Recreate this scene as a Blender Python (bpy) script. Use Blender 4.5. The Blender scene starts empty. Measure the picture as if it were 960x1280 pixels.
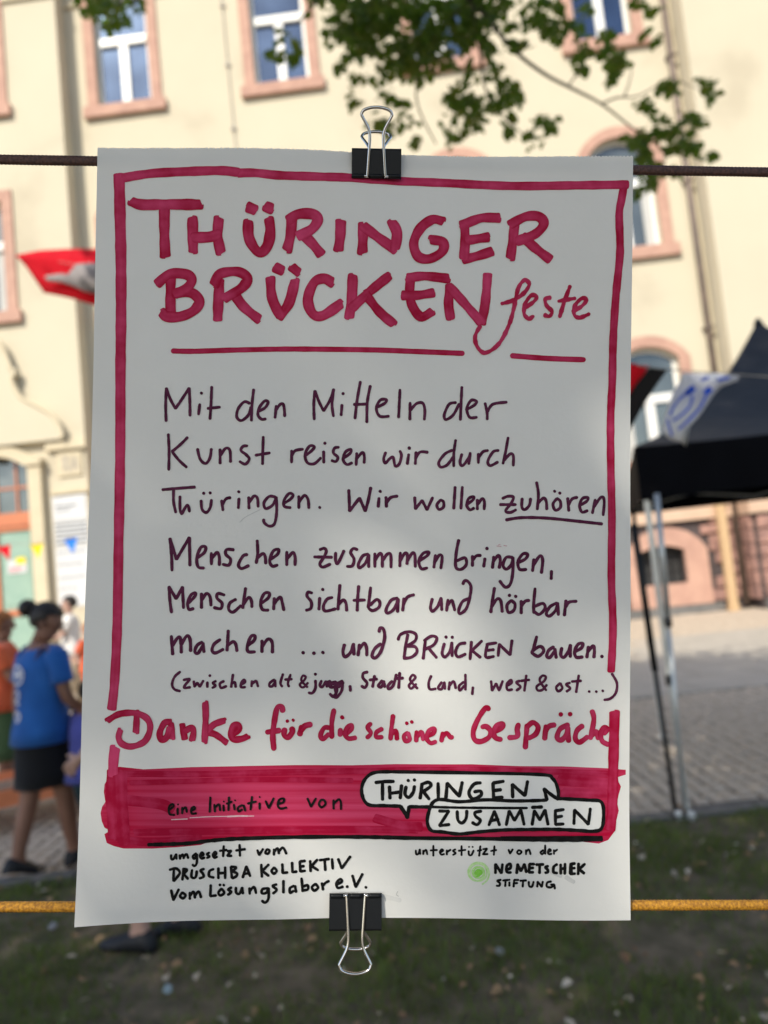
import bpy, bmesh, math, random
from mathutils import Vector, Matrix
from mathutils.geometry import tessellate_polygon
random.seed(7)
R = math.radians
scene = bpy.context.scene
# ------------------------------------------------------------------ camera
PITCH, ROLL, FPX = R(4.5), R(5.8), 924.0
CAM = Vector((0, 0, 1.6))
cf = Vector((0, math.cos(PITCH), math.sin(PITCH)))
_r0, _u0 = Vector((1, 0, 0)), Vector((0, -math.sin(PITCH), math.cos(PITCH)))
cr = _r0*math.cos(ROLL) - _u0*math.sin(ROLL)
cu = _u0*math.cos(ROLL) + _r0*math.sin(ROLL)
cam_d = bpy.data.cameras.new('camera'); cam = bpy.data.objects.new('camera', cam_d)
scene.collection.objects.link(cam); scene.camera = cam
m = Matrix.Identity(4)
for i in range(3):
    m[i][0], m[i][1], m[i][2], m[i][3] = cr[i], cu[i], -cf[i], CAM[i]
cam.matrix_world = m
cam_d.sensor_fit = 'VERTICAL'; cam_d.sensor_height = 36.0; cam_d.lens = FPX/1280*36
cam_d.clip_start = 0.02; cam_d.clip_end = 3000
cam_d.dof.use_dof = True; cam_d.dof.focus_distance = 0.403; cam_d.dof.aperture_fstop = cam_d.lens/4.1
cam_d.dof.aperture_blades = 0
# ------------------------------------------------------------------ light
SUN_EL, SUN_AZ = R(41), R(27)          # the sun stands behind the camera, to its left
to_sun = Vector((-math.sin(SUN_AZ)*math.cos(SUN_EL), -math.cos(SUN_AZ)*math.cos(SUN_EL), math.sin(SUN_EL)))
w = bpy.data.worlds.new('World'); scene.world = w; w.use_nodes = True
nt = w.node_tree; nt.nodes.clear()
sky = nt.nodes.new('ShaderNodeTexSky'); sky.sky_type = 'NISHITA'; sky.sun_disc = False
sky.sun_elevation = SUN_EL; sky.sun_rotation = math.atan2(to_sun.x, to_sun.y) % (2*math.pi)
sky.air_density = 1.0; sky.dust_density = 1.3; sky.ozone_density = 1.0
bg = nt.nodes.new('ShaderNodeBackground'); bg.inputs['Strength'].default_value = 0.125
wo = nt.nodes.new('ShaderNodeOutputWorld')
nt.links.new(sky.outputs[0], bg.inputs[0]); nt.links.new(bg.outputs[0], wo.inputs[0])
sd = bpy.data.lights.new('sun', 'SUN'); sd.energy = 2.9; sd.angle = R(0.53); sd.color = (1.0, .93, .80)
so = bpy.data.objects.new('sun', sd); scene.collection.objects.link(so)
so.rotation_euler = to_sun.to_track_quat('Z', 'Y').to_euler(); so.location = (-10, -18, 20)
scene.view_settings.view_transform = 'Standard'; scene.view_settings.look = 'None'
scene.view_settings.exposure = 0.72; scene.view_settings.gamma = 1.0
# ------------------------------------------------------------------ helpers
COL = scene.collection
def ray(x, y): return cf + cr*((x-480)/FPX) - cu*((y-640)/FPX)
def proj(p):
    d = Vector(p) - CAM; z = d.dot(cf)
    if z < .05: return None
    return 480+FPX*d.dot(cr)/z, 640-FPX*d.dot(cu)/z, z
def atY(x, y, Y):
    d = ray(x, y); return CAM + d*(Y/d.y)
def onground(x, y):
    d = ray(x, y); return CAM + d*(-1.6/d.z)

def rgb(r, g, b):          # sRGB 0..255 -> linear
    f = lambda c: ((c/255+.055)/1.055)**2.4 if c > 10 else c/255/12.92
    return (f(r), f(g), f(b), 1)

def mat(name, c1, c2=None, rough=.75, scale=6, bump=0, bscale=40, metal=0, spec=.4, stretch=(1,1,1), detail=4, contrast=(.35,.65), sheen=0):
    M = bpy.data.materials.new(name); M.use_nodes = True
    n = M.node_tree; b = n.nodes['Principled BSDF']
    b.inputs['Roughness'].default_value = rough; b.inputs['Metallic'].default_value = metal
    b.inputs['Specular IOR Level'].default_value = spec
    if sheen: b.inputs['Sheen Weight'].default_value = sheen
    tc = n.nodes.new('ShaderNodeTexCoord'); mp = n.nodes.new('ShaderNodeMapping')
    mp.inputs['Scale'].default_value = stretch; n.links.new(tc.outputs['Object'], mp.inputs[0])
    c1 = tuple(c1)[:3]+(1,); c2 = tuple(c2)[:3]+(1,) if c2 else tuple(v*.82 for v in c1[:3])+(1,)
    no = n.nodes.new('ShaderNodeTexNoise'); no.inputs['Scale'].default_value = scale; no.inputs['Detail'].default_value = detail
    n.links.new(mp.outputs[0], no.inputs['Vector'])
    cr_ = n.nodes.new('ShaderNodeValToRGB'); cr_.color_ramp.elements[0].position = contrast[0]; cr_.color_ramp.elements[1].position = contrast[1]
    cr_.color_ramp.elements[0].color = c2; cr_.color_ramp.elements[1].color = c1
    n.links.new(no.outputs['Fac'], cr_.inputs[0]); n.links.new(cr_.outputs[0], b.inputs['Base Color'])
    if bump:
        n2 = n.nodes.new('ShaderNodeTexNoise'); n2.inputs['Scale'].default_value = bscale; n2.inputs['Detail'].default_value = 5
        n.links.new(mp.outputs[0], n2.inputs['Vector'])
        bu = n.nodes.new('ShaderNodeBump'); bu.inputs['Strength'].default_value = bump; bu.inputs['Distance'].default_value = .02
        n.links.new(n2.outputs['Fac'], bu.inputs['Height']); n.links.new(bu.outputs[0], b.inputs['Normal'])
    return M

def tag(o, label=None, cat=None, group=None, kind=None):
    if label: o['label'] = label
    if cat: o['category'] = cat
    if group: o['group'] = group
    if kind: o['kind'] = kind
    return o
def mesh_obj(name, verts, faces, material=None, parent=None, smooth=False):
    me = bpy.data.meshes.new(name); me.from_pydata([tuple(v) for v in verts], [], faces); me.update()
    if smooth: me.polygons.foreach_set('use_smooth', [True]*len(me.polygons))
    if material: me.materials.append(material)
    o = bpy.data.objects.new(name, me); COL.objects.link(o)
    if parent: o.parent = parent
    return o
def empty(name, loc=(0,0,0), rz=0):
    o = bpy.data.objects.new(name, None); COL.objects.link(o); o.location = loc; o.rotation_euler = (0,0,rz); o.empty_display_size = .1
    return o
class MB:
    def __init__(s): s.v = []; s.f = []
    def add(s, v, f):
        b = len(s.v); s.v += [Vector(p) for p in v]; s.f += [tuple(i+b for i in q) for q in f]
    def box(s, x0, x1, y0, y1, z0, z1, M=None, top=1.0):
        cx, cy = (x0+x1)/2, (y0+y1)/2
        v = []
        for z, k in ((z0, 1), (z1, top)):
            for x, y in ((x0,y0),(x1,y0),(x1,y1),(x0,y1)):
                v.append(Vector((cx+(x-cx)*k, cy+(y-cy)*k, z)))
        if M: v = [M @ p for p in v]
        s.add(v, [(0,3,2,1),(4,5,6,7),(0,1,5,4),(1,2,6,5),(2,3,7,6),(3,0,4,7)])
    def bevbox(s, x0, x1, y0, y1, z0, z1, b, M=None):     # box with chamfered front (-y) edges
        v = [Vector(p) for p in ((x0,y1,z0),(x1,y1,z0),(x1,y1,z1),(x0,y1,z1),(x0,y0+b,z0),(x1,y0+b,z0),(x1,y0+b,z1),(x0,y0+b,z1),
             (x0+b,y0,z0+b),(x1-b,y0,z0+b),(x1-b,y0,z1-b),(x0+b,y0,z1-b))]
        if M: v = [M @ p for p in v]
        s.add(v, [(0,4,5,1),(1,5,6,2),(2,6,7,3),(3,7,4,0),(4,8,9,5),(5,9,10,6),(6,10,11,7),(7,11,8,4),(8,11,10,9),(0,1,2,3)])
    def tube(s, pts, rad, n=10, caps=True):
        pts = [Vector(p) for p in pts]; N = len(pts); rs = rad if isinstance(rad, (list, tuple)) else [rad]*N
        t0 = (pts[1]-pts[0]).normalized(); a = t0.orthogonal().normalized(); rings = []
        for i, p in enumerate(pts):
            t = (pts[min(i+1,N-1)]-pts[max(i-1,0)]).normalized()
            a = (a - t*a.dot(t)).normalized(); c = t.cross(a)
            rings.append([p+(a*math.cos(k*2*math.pi/n)+c*math.sin(k*2*math.pi/n))*rs[i] for k in range(n)])
        v = [q for r_ in rings for q in r_]; f = []
        for i in range(N-1):
            for k in range(n):
                f.append((i*n+k, i*n+(k+1)%n, (i+1)*n+(k+1)%n, (i+1)*n+k))
        if caps: f.append(tuple(reversed(range(n)))); f.append(tuple(range((N-1)*n, N*n)))
        s.add(v, f)
    def loft(s, rings):          # rings of equal length
        n = len(rings[0]); v = [q for r_ in rings for q in r_]; f = []
        for i in range(len(rings)-1):
            for k in range(n): f.append((i*n+k, i*n+(k+1)%n, (i+1)*n+(k+1)%n, (i+1)*n+k))
        f.append(tuple(reversed(range(n)))); f.append(tuple(range((len(rings)-1)*n, len(rings)*n)))
        s.add(v, f)
    def prism(s, poly, y0, y1):  # polygon in (x,z) extruded from y0 (front) to y1
        n = len(poly); s.add([(x,y0,z) for x,z in poly]+[(x,y1,z) for x,z in poly],
            [tuple(range(n)), tuple(reversed(range(n,2*n)))]+[(i,i+n,(i+1)%n+n,(i+1)%n) for i in range(n)])
    def build(s, name, material, parent=None, smooth=False): return mesh_obj(name, s.v, s.f, material, parent, smooth)
def smooth_pts(pts, per=6):
    if len(pts) < 3: return pts
    out = []; P = [pts[0]]+list(pts)+[pts[-1]]
    for i in range(1, len(P)-2):
        p0, p1, p2, p3 = P[i-1], P[i], P[i+1], P[i+2]
        for k in range(per):
            t = k/per; t2 = t*t; t3 = t2*t
            out.append(tuple(.5*((2*b)+(c-a)*t+(2*a-5*b+4*c-d)*t2+(-a+3*b-3*c+d)*t3) for a,b,c,d in zip(p0,p1,p2,p3)))
    out.append(tuple(P[-2])); return out
# ------------------------------------------------------------------ materials
M = {}
M['stucco'] = mat('stucco', (.60,.54,.405), (.50,.44,.325), .9, .6, .3, 30, detail=9, contrast=(.3,.7))
_n = M['stucco'].node_tree; _r = [x for x in _n.nodes if x.type == 'VALTORGB'][0]; _e = _r.color_ramp.elements.new(.44); _e.color = (.575,.515,.385,1)
M['stucco_trim'] = mat('stucco_trim', (.63,.55,.39), (.57,.49,.34), .85, 2, .1, 30)
M['pink_stone'] = mat('pink_stone', (.53,.325,.245), (.44,.26,.20), .85, 4, .2, 40, detail=8)
M['pink_block'] = mat('pink_block', (.42,.24,.19), (.24,.14,.12), .9, 5, .9, 14)
M['plinth_band'] = mat('plinth_band', (.62,.44,.32), (.56,.39,.28), .85, 3, .1)
M['mortar'] = mat('mortar', (.10,.08,.08), (.06,.05,.05), .95, 5, .3)
M['white_paint'] = mat('white_paint', (.80,.80,.76), (.72,.72,.69), .4, 3)
M['glass_dark'] = mat('glass_dark', (.085,.13,.21), (.045,.07,.12), .06, .8, metal=.8, spec=.8)
M['glass_grey'] = mat('glass_grey', (.17,.19,.185), (.10,.12,.125), .08, .8, metal=.55, spec=.8)
M['curtain'] = mat('curtain', (.55,.55,.52), (.45,.45,.44), .9, 6, stretch=(8,1,.3))
M['room'] = mat('room', (.05,.05,.05), None, .9)
M['zinc'] = mat('zinc', (.22,.17,.14), (.16,.13,.11), .5, 4, metal=.3)
M['roof'] = mat('roof_tile', (.25,.09,.05), (.17,.07,.05), .8, 8, .5)
M['door_green'] = mat('door_green', (.30,.43,.35), (.25,.38,.31), .5, 3)
M['door_wood'] = mat('door_wood', (.58,.21,.10), (.46,.16,.08), .5, 6, stretch=(6,6,1))
M['wood'] = mat('wood', (.60,.42,.24), (.48,.32,.17), .6, 8, stretch=(6,6,.6))
M['paper_white'] = mat('notice_paper', (.62,.63,.63), (.56,.57,.58), .6, 5)
M['print_grey'] = mat('print_grey', (.20,.21,.22), None, .7)
M['asphalt'] = mat('pavement_mortar', (.20,.17,.14), (.12,.105,.09), .95, 8, .5)
M['cobble'] = mat('cobble', (.60,.50,.39), (.42,.35,.27), .8, 9, .4, 60, contrast=(.3,.7))
M['slab'] = mat('slab', (.46,.42,.36), (.40,.365,.31), .85, 3, .2)
M['kerb'] = mat('dark_kerb', (.20,.19,.18), (.12,.12,.115), .85, 12, .3)
M['soil'] = mat('soil', (.20,.155,.10), (.10,.085,.05), 1.0, 9, .6)
M['earth'] = mat('far_ground', (.20,.18,.15), (.14,.13,.11), 1.0, .5)
M['bark'] = mat('bark', (.16,.13,.10), (.07,.055,.04), .95, 14, .8, 30, stretch=(1,1,.3))
M['twig'] = mat('twig', (.16,.15,.10), (.10,.10,.07), .9, 14)
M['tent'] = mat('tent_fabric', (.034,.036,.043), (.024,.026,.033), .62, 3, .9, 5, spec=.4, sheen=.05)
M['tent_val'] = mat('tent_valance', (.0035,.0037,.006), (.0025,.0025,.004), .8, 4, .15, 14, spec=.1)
M['alu'] = mat('aluminium', (.68,.70,.70), (.58,.60,.60), .4, 12, metal=.6)
M['black_steel'] = mat('black_steel', (.0045,.006,.008), (.003,.004,.006), .45, 20, spec=.28)
M['chrome'] = mat('chrome_wire', (.62,.62,.62), (.55,.55,.56), .16, 20, metal=1)
M['black_plastic'] = mat('black_plastic', (.02,.02,.022), None, .4)
M['string'] = mat('string', (.40,.37,.33), None, .8)
def leafmat(name, d, t, mix=.45):
    Mt = mat(name, d, tuple(v*.6 for v in d[:3]), .5, 3, spec=.35)
    n = Mt.node_tree; b = n.nodes['Principled BSDF']; o = n.nodes['Material Output']
    tr = n.nodes.new('ShaderNodeBsdfTranslucent'); tr.inputs[0].default_value = (*t, 1)
    mx = n.nodes.new('ShaderNodeMixShader'); mx.inputs[0].default_value = mix
    n.links.new(b.outputs[0], mx.inputs[1]); n.links.new(tr.outputs[0], mx.inputs[2]); n.links.new(mx.outputs[0], o.inputs[0])
    return Mt
M['leaf'] = leafmat('leaf', (.065,.115,.018), (.18,.30,.02))
M['leaf_pale'] = leafmat('leaf_pale', (.12,.17,.03), (.25,.30,.03))
M['grass'] = leafmat('grass_blade', (.15,.21,.05), (.18,.25,.03), .35)
M['litter'] = mat('dry_leaf', (.40,.26,.14), (.22,.12,.06), .9, 2)
M['litter_pale'] = mat('pale_dry_leaf', (.60,.52,.42), (.42,.33,.22), .9, 2)
def cloth(name, c, c2=None): return mat(name, c, c2, .9, 10, .15, 60, sheen=.1)
M['skin'] = mat('skin', (.27,.135,.09), (.22,.11,.075), .55, 8, spec=.4)
M['skin_pale'] = mat('skin_pale', (.50,.31,.25), (.44,.27,.21), .55, 8)
M['hair'] = mat('dark_hair', (.022,.016,.013), (.012,.009,.008), .5, 30, .5, 80, stretch=(1,1,.2))
M['hair_auburn'] = mat('auburn_hair', (.42,.15,.03), (.20,.07,.02), .55, 20, .5, 80)
M['blue'] = cloth('blue_jersey', (.014,.115,.42), (.011,.09,.34))
M['black_cloth'] = cloth('black_cloth', (.0045,.005,.008))
M['violet'] = cloth('violet_jersey', (.075,.085,.36), (.06,.07,.30))
M['teal'] = cloth('dark_teal_cloth', (.012,.035,.045))
M['white_cloth'] = cloth('white_cloth', (.78,.76,.72))
M['orange_cloth'] = cloth('orange_cloth', (.62,.12,.04), (.50,.08,.04))
M['green_cloth'] = cloth('green_cloth', (.05,.10,.04))
M['cream_cloth'] = cloth('cream_cloth', (.66,.55,.38))
M['pinkish'] = cloth('dusky_pink_cloth', (.36,.22,.21))
M['shoe'] = mat('black_shoe', (.014,.014,.018), None, .6)
M['eye'] = mat('eye', (.03,.02,.015), None, .2)
M['red_flag'] = cloth('red_flag', (.85,.014,.04), (.75,.012,.035))
for _k in ('red_flag',):
    _n = M[_k].node_tree; _t = _n.nodes.new('ShaderNodeBsdfTranslucent'); _t.inputs[0].default_value = (.9,.02,.05,1); _x = _n.nodes.new('ShaderNodeMixShader'); _x.inputs[0].default_value = .5
    _n.links.new(_n.nodes['Principled BSDF'].outputs[0], _x.inputs[1]); _n.links.new(_t.outputs[0], _x.inputs[2]); _n.links.new(_x.outputs[0], _n.nodes['Material Output'].inputs[0])
M['grey_flag'] = cloth('grey_print', (.34,.31,.31))
M['black_flag'] = cloth('black_flag', (.012,.010,.010))
M['white_flag'] = cloth('white_flag', (.82,.82,.86), (.66,.67,.80))
M['blue_flag'] = cloth('blue_print', (.02,.09,.62))
M['yellow_flag'] = cloth('yellow_pennant', (.85,.68,.02))
M['blue_pennant'] = cloth('blue_pennant', (.03,.22,.75))
M['orange_paint'] = mat('orange_paint', (.68,.24,.11), (.56,.17,.07), .6, 5, .15)
M['grey_wood'] = mat('grey_wood', (.33,.27,.21), (.24,.19,.15), .8, 8)
# ================================================================== ground
gs = mesh_obj('ground', [(-400,-400,-.05),(400,-400,-.05),(400,400,-.05),(-400,400,-.05)], [(0,1,2,3)], M['earth']); tag(gs, kind='structure')
KY = 4.42
lawn = mesh_obj('lawn', [(-14,-12,-.004),(14,-12,-.004),(14,KY,-.004),(-14,KY,-.004)], [(0,1,2,3)], M['soil']); tag(lawn, kind='structure')
pav = MB()
pav.box(-22, 22, KY+.12, 30, -.045, -.018)
pavement = pav.build('pavement', M['asphalt']); tag(pavement, kind='structure')
# kerb stones, coloured dark for the line of shade between the lawn and the cobbles
kb = empty('kerb', (0,KY,0)); tag(kb, kind='structure')
kmeshes = []
for k in range(3):
    b_ = MB(); b_.box(0, .49, 0, .11, -.06, .018, top=.97); kmeshes.append(b_.build('kerb_stone', M['kerb'], kb))
x = -4.0; i = 0
while x < 4.5:
    o = kmeshes[i] if i < 3 else kmeshes[i%3].copy()
    if i >= 3: COL.objects.link(o)
    o.parent = kb; o.location = (x, random.uniform(-.004,.004), random.uniform(-.006,.004)); o.rotation_euler = (0, random.uniform(-.01,.01), random.uniform(-.008,.008))
    x += .50; i += 1
# cobbles laid in fans: each stone a small tapered block
def cobmesh(seed):
    rr = random.Random(seed); b_ = MB(); j = lambda: rr.uniform(-.006, .006)
    h = .045
    lo = [(-h+j(),-h+j(),-.03),(h+j(),-h+j(),-.03),(h+j(),h+j(),-.03),(-h+j(),h+j(),-.03)]
    mid = [(p[0],p[1],-.006) for p in lo]; top = [(p[0]*.72,p[1]*.72,.006+j()*.5) for p in lo]
    b_.add(lo+mid+top, [(0,1,5,4),(1,2,6,5),(2,3,7,6),(3,0,4,7),(4,5,9,8),(5,6,10,9),(6,7,11,10),(7,4,8,11),(8,9,10,11)])
    return b_
cobs = []
def slab_zone(x, y): return y > 7.9 and y < 12.6 and x > 2.15 + (y-7.9)*.42
y = KY+.18; row = 0
while y < 10.4:
    x = -5.2
    while x < 6.2:
        yy = y + .055*abs(math.sin((x+ (row%2)*.05)*math.pi/1.3))*2.2 + random.uniform(-.005,.005)
        if not slab_zone(x, yy) : cobs.append((x+random.uniform(-.006,.006), yy, random.uniform(-.006,.004)-.008, random.uniform(-.12,.12), random.randrange(5)))
        x += .104
    y += .104; row += 1
protos = [cobmesh(40+k) for k in range(5)]
def visible_size(c):
    q = proj((c[0], c[1], 0))
    if not q or not (-5 < q[0] < 965 and q[1] < 1285): return 0
    if 100 < q[0] < 786 and 190 < q[1] < 1150: return 0
    return 1/q[2]
cobs.sort(key=lambda c: -visible_size(c))
cm = []
for k in range(5):
    o = protos[k].build('cobblestone', M['cobble'], pavement); cm.append(o)
used = set()
for i, c in enumerate(cobs[:290]):
    k = c[4]
    if k not in used: o = cm[k]; used.add(k)
    else: o = cm[k].copy(); COL.objects.link(o)
    o.parent = pavement; o.location = (c[0], c[1], c[2]); o.rotation_euler = (0,0,c[3])
rest = MB()
for c in cobs[290:]:
    Mx = Matrix.Translation((c[0],c[1],c[2])) @ Matrix.Rotation(c[3],4,'Z'); p_ = protos[c[4]]
    rest.add([Mx@v for v in p_.v], p_.f)
o = rest.build('cobblestones', M['cobble'], pavement); tag(o, kind='stuff')
# the smoother flagged area and the far cobbled strip
fl = MB()
for iy in range(6):
    for ix in range(9):
        x0 = 2.15+iy*.34+ix*1.0; y0 = 7.95+iy*.78
        if x0 < 10: fl.box(x0+.006, x0+.994, y0+.006, y0+.774, -.02, .004)
flag_area = fl.build('path', M['slab']); tag(flag_area, kind='structure')
fc = MB(); rr = random.Random(3)
yy = 10.5
while yy < 16.2:
    x = -9.5
    while x < 9.5:
        if not slab_zone(x, yy): fc.box(x, x+.17, yy, yy+.13, -.02, .002+rr.uniform(-.004,.004), top=.9)
        x += .19
    yy += .15
o = fc.build('far_cobblestones', M['cobble'], pavement); tag(o, kind='stuff')
# grass
gb = MB(); rr = random.Random(11); gv = []; gf = []
def patch(x, y): return math.sin(x*3.1+1.3)*math.sin(y*4.3+.4)+.5*math.sin(x*9.1+y*5)+.35*math.sin(y*13-x*4)
n_bl = 0
while n_bl < 62000:
    x, y = rr.uniform(-3.6, 3.6), rr.uniform(1.3, KY-.01)
    if patch(x, y) < rr.uniform(-1.3, .25): n_bl += .15; continue
    h = rr.uniform(.018, .05)*(1.25 if patch(x,y) > .2 else .8); a = rr.uniform(0, 6.283); wd = rr.uniform(.0015,.0032); ln = h*rr.uniform(.3,1.1)
    dx, dy = math.cos(a), math.sin(a); px_, py_ = -dy*wd, dx*wd; b0 = len(gv)
    gv += [(x-px_,y-py_,-.004),(x+px_,y+py_,-.004),(x+dx*ln*.4+px_*.7,y+dy*ln*.4+py_*.7,h*.7),(x+dx*ln*.4-px_*.7,y+dy*ln*.4-py_*.7,h*.7),(x+dx*ln,y+dy*ln,h)]
    gf += [(b0,b0+1,b0+2,b0+3),(b0+3,b0+2,b0+4)]; n_bl += 1
o = mesh_obj('grass', gv, gf, M['grass']); tag(o, 'short dark green lawn grass in front of the cobbles', 'grass', kind='stuff')
def leaf_shape(L, W, curl=.2, rnd=random):
    pts = [(0,0),( .28,.42),(.55,.5),(.82,.26),(1,0),(.82,-.26),(.55,-.5),(.28,-.42)]
    v = [(p[0]*L, p[1]*W, curl*L*(abs(p[1])*.8 - .25*p[0]*p[0])) for p in pts]+[(.5*L,0,-.08*L*curl)]
    return v, [(i,(i+1)%8,8) for i in range(8)]
for nm, mt, cnt, lab in (('fallen_leaves','litter',900,'brown and orange dry leaves scattered on the lawn'),('pale_fallen_leaves','litter_pale',380,'pale bleached dry leaves scattered on the lawn')):
    b_ = MB()
    for k in range(cnt):
        x, y = rr.uniform(-3.2,3.2), rr.uniform(1.6,KY+.2); s = .014+.045*rr.random()**1.8
        v, f = leaf_shape(s, s*.7, rr.uniform(.1,.9))
        Mx = Matrix.Translation((x,y,rr.uniform(.015,.035))) @ Matrix.Rotation(rr.uniform(0,6.3),4,'Z') @ Matrix.Rotation(rr.uniform(-.6,.6),4,'X') @ Matrix.Rotation(rr.uniform(-.5,.5),4,'Y')
        b_.add([Mx@Vector(q) for q in v], f)
    o = b_.build(nm, M[mt]); tag(o, lab, 'leaves', kind='stuff')
def crumple(px, py, s, material, label, seed):
    rr = random.Random(seed); p = onground(px, py); bm = bmesh.new(); bmesh.ops.create_icosphere(bm, subdivisions=3, radius=s)
    for v in bm.verts:
        n_ = v.co.normalized(); k = 1+.35*math.sin(n_.x*9+seed)*math.sin(n_.y*8)+.25*math.sin(n_.z*13+n_.x*7)+rr.uniform(-.07,.07)
        v.co = Vector((v.co.x*k*1.3, v.co.y*k*.8, v.co.z*k*.55))
    me = bpy.data.meshes.new('crumpled_paper'); bm.to_mesh(me); bm.free(); me.materials.append(material)
    o = bpy.data.objects.new('crumpled_paper', me); COL.objects.link(o); o.location = (p.x, p.y, s*.5+.012); o.rotation_euler = (0,0,seed)
    tag(o, label, 'litter', 'paper scraps on the lawn')
M['scrap'] = mat('scrap_paper', (.42,.52,.54), (.34,.42,.45), .8, 30)
M['scrap2'] = mat('scrap_paper_grey', (.50,.50,.52), (.38,.38,.41), .8, 30)
crumple(210,1243,.018,M['scrap'],'bluish crumpled paper scrap on the lawn, left of the lower clip',2)
crumple(625,1195,.016,M['scrap2'],'pale grey crumpled scrap on the lawn right of the lower clip, small',5)
crumple(66,1163,.018,M['scrap2'],'whitish crumpled scrap on the lawn below the left end of the yellow rope',8)

# ================================================================== the building
TH = R(-2.8); bld = empty('town_house', (0,16.6,0), TH)
tag(bld, 'cream rendered old town building with pink sandstone window surrounds', 'building')
# local frame: x along the front, y into the building, z up; a bay stands proud at negative y
def wall(name, u0, u1, z0, z1, y, ops, material, reveal=.24):
    us = sorted(set([u0,u1]+[o[0] for o in ops]+[o[1] for o in ops])); zs = sorted(set([z0,z1]+[o[2] for o in ops]+[o[3] for o in ops]))
    us = [a for a in us if u0 <= a <= u1]; zs = [a for a in zs if z0 <= a <= z1]
    b_ = MB()
    for i in range(len(us)-1):
        for j in range(len(zs)-1):
            cu_, cz = (us[i]+us[i+1])/2, (zs[j]+zs[j+1])/2
            if any(o[0]<cu_<o[1] and o[2]<cz<o[3] for o in ops): continue
            b_.add([(us[i],y,zs[j]),(us[i+1],y,zs[j]),(us[i+1],y,zs[j+1]),(us[i],y,zs[j+1])],[(0,1,2,3)])
    for a,b,c,d in ops:
        y2 = y+reveal
        b_.add([(a,y,c),(a,y2,c),(a,y2,d),(a,y,d)],[(0,1,2,3)]); b_.add([(b,y,c),(b,y,d),(b,y2,d),(b,y2,c)],[(0,1,2,3)])
        b_.add([(a,y,c),(b,y,c),(b,y2,c),(a,y2,c)],[(0,1,2,3)]); b_.add([(a,y,d),(a,y2,d),(b,y2,d),(b,y,d)],[(0,1,2,3)])
    return b_.build(name, material, bld)
def arc(u0, u1, zs, rise, n=10):     # segmental arch from (u0,zs) to (u1,zs)
    h = (u1-u0)/2; r_ = (h*h+rise*rise)/(2*rise); cz = zs+rise-r_; a = math.asin(h/r_)
    return [((u0+u1)/2+r_*math.sin(-a+2*a*i/n), cz+r_*math.cos(-a+2*a*i/n)) for i in range(n+1)]
def window(uc, zb, w_, h_, y, rise=0, transom=None, band=.25, glass='glass_dark', surround='pink_stone'):
    u0, u1, zt = uc-w_/2, uc+w_/2, zb+h_; yf = y+.17
    fr = MB(); t = .09
    fr.box(u0-.005,u0+t,yf,yf+.07,zb,zt); fr.box(u1-t,u1+.005,yf,yf+.07,zb,zt)
    fr.box(u0+t,u1-t,yf+.002,yf+.068,zb,zb+t)
    if rise:
        A = arc(u0+t,u1-t,zt-rise,rise-t); fr.prism(A+[(u1-t,zt),(u0+t,zt)], yf+.002, yf+.068)
    else: fr.box(u0+t,u1-t,yf+.002,yf+.068,zt-t,zt)
    fr.box(uc-.10,uc+.10,yf-.03,yf+.06,zb+t,transom)
    fr.box(u0+t,u1-t,yf-.05,yf+.06,transom,transom+.2)
    f = fr.build('window', M['white_paint'], bld)
    for a,b,c,d in ((u0+t,uc-.10,zb+t,transom),(uc+.10,u1-t,zb+t,transom),(u0+t,u1-t,transom+.2,zt-(rise and .02))):
        g = MB(); g.box(a+.0,b-.0,yf+.03,yf+.04,c,d); g.build('pane', M[glass], f)
    if glass == 'glass_grey':
        for a,b in ((u0+t,u0+t+.20),(u1-t-.20,u1-t)):
            g = MB(); n9 = 8
            for i in range(n9): xa, xb = a+(b-a)*i/n9, a+(b-a)*(i+1)/n9; ya, yb_ = yf+.012+.012*(i%2), yf+.012+.012*((i+1)%2); g.add([(xa,ya,zb+t),(xb,yb_,zb+t),(xb,yb_,transom),(xa,ya,transom)],[(0,1,2,3)])
            g.build('curtain', M['curtain'], f)
    s = MB(); bk = band; yo = y-.05
    s.box(u0-bk,u0,yo,y+.02,zb,zt-rise); s.box(u1,u1+bk,yo,y+.02,zb,zt-rise)
    if rise:
        ri = arc(u0,u1,zt-rise,rise); ro = arc(u0-bk,u1+bk,zt-rise,rise+bk)
        for i in range(len(ri)-1): s.prism([ri[i],ri[i+1],ro[i+1],ro[i]], yo, y+.02)
    else: s.box(u0-bk,u1+bk,yo,y+.02,zt,zt+bk)
    s.build('surround', M[surround], f)
    l = MB(); l.box(u0-bk-.09,u1+bk+.09,y-.13,y+.16,zb-.27,zb-.003); l.build('sill', M[surround], f)
    if rise:
        sp = MB(); A = arc(u0,u1,zt-rise,rise); n=len(A)
        h1 = A[:n//2+1]+[(u0,zt)]; h2 = A[n//2:]+[(u1,zt)]
        sp.prism(h1, y+.001, y+.16); sp.prism(h2, y+.001, y+.16); sp.build('spandrel', M['stucco'], f)
    return f
COLS = [-5.18,-1.36,2.44,6.20]; W1 = 1.31
ops = []
for c in COLS: ops += [(c-W1/2,c+W1/2,13.30,16.20),(c-.70,c+.70,8.27,10.92),(c-.70,c+.70,3.45,5.98)]
LB, RB, OL, OR_ = -6.52, 7.78, -.5, -.62
wall('wall', LB, RB, 2.58, 18.2, 0, ops, M['stucco'])
opsL = [(-9.35,-8.05,13.30,16.20),(-9.40,-8.10,8.35,11.0),(-9.62,-7.80,0.0,5.02)]
wall('wall', -11.2, LB, 0, 18.2, OL, opsL, M['stucco'])
opsR = [(10.1,11.4,13.55,16.45),(10.1,11.4,8.3,10.9)]
wall('wall', RB, 13.5, 0, 18.2, OR_, opsR, M['stucco'])
bk = MB()
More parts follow.
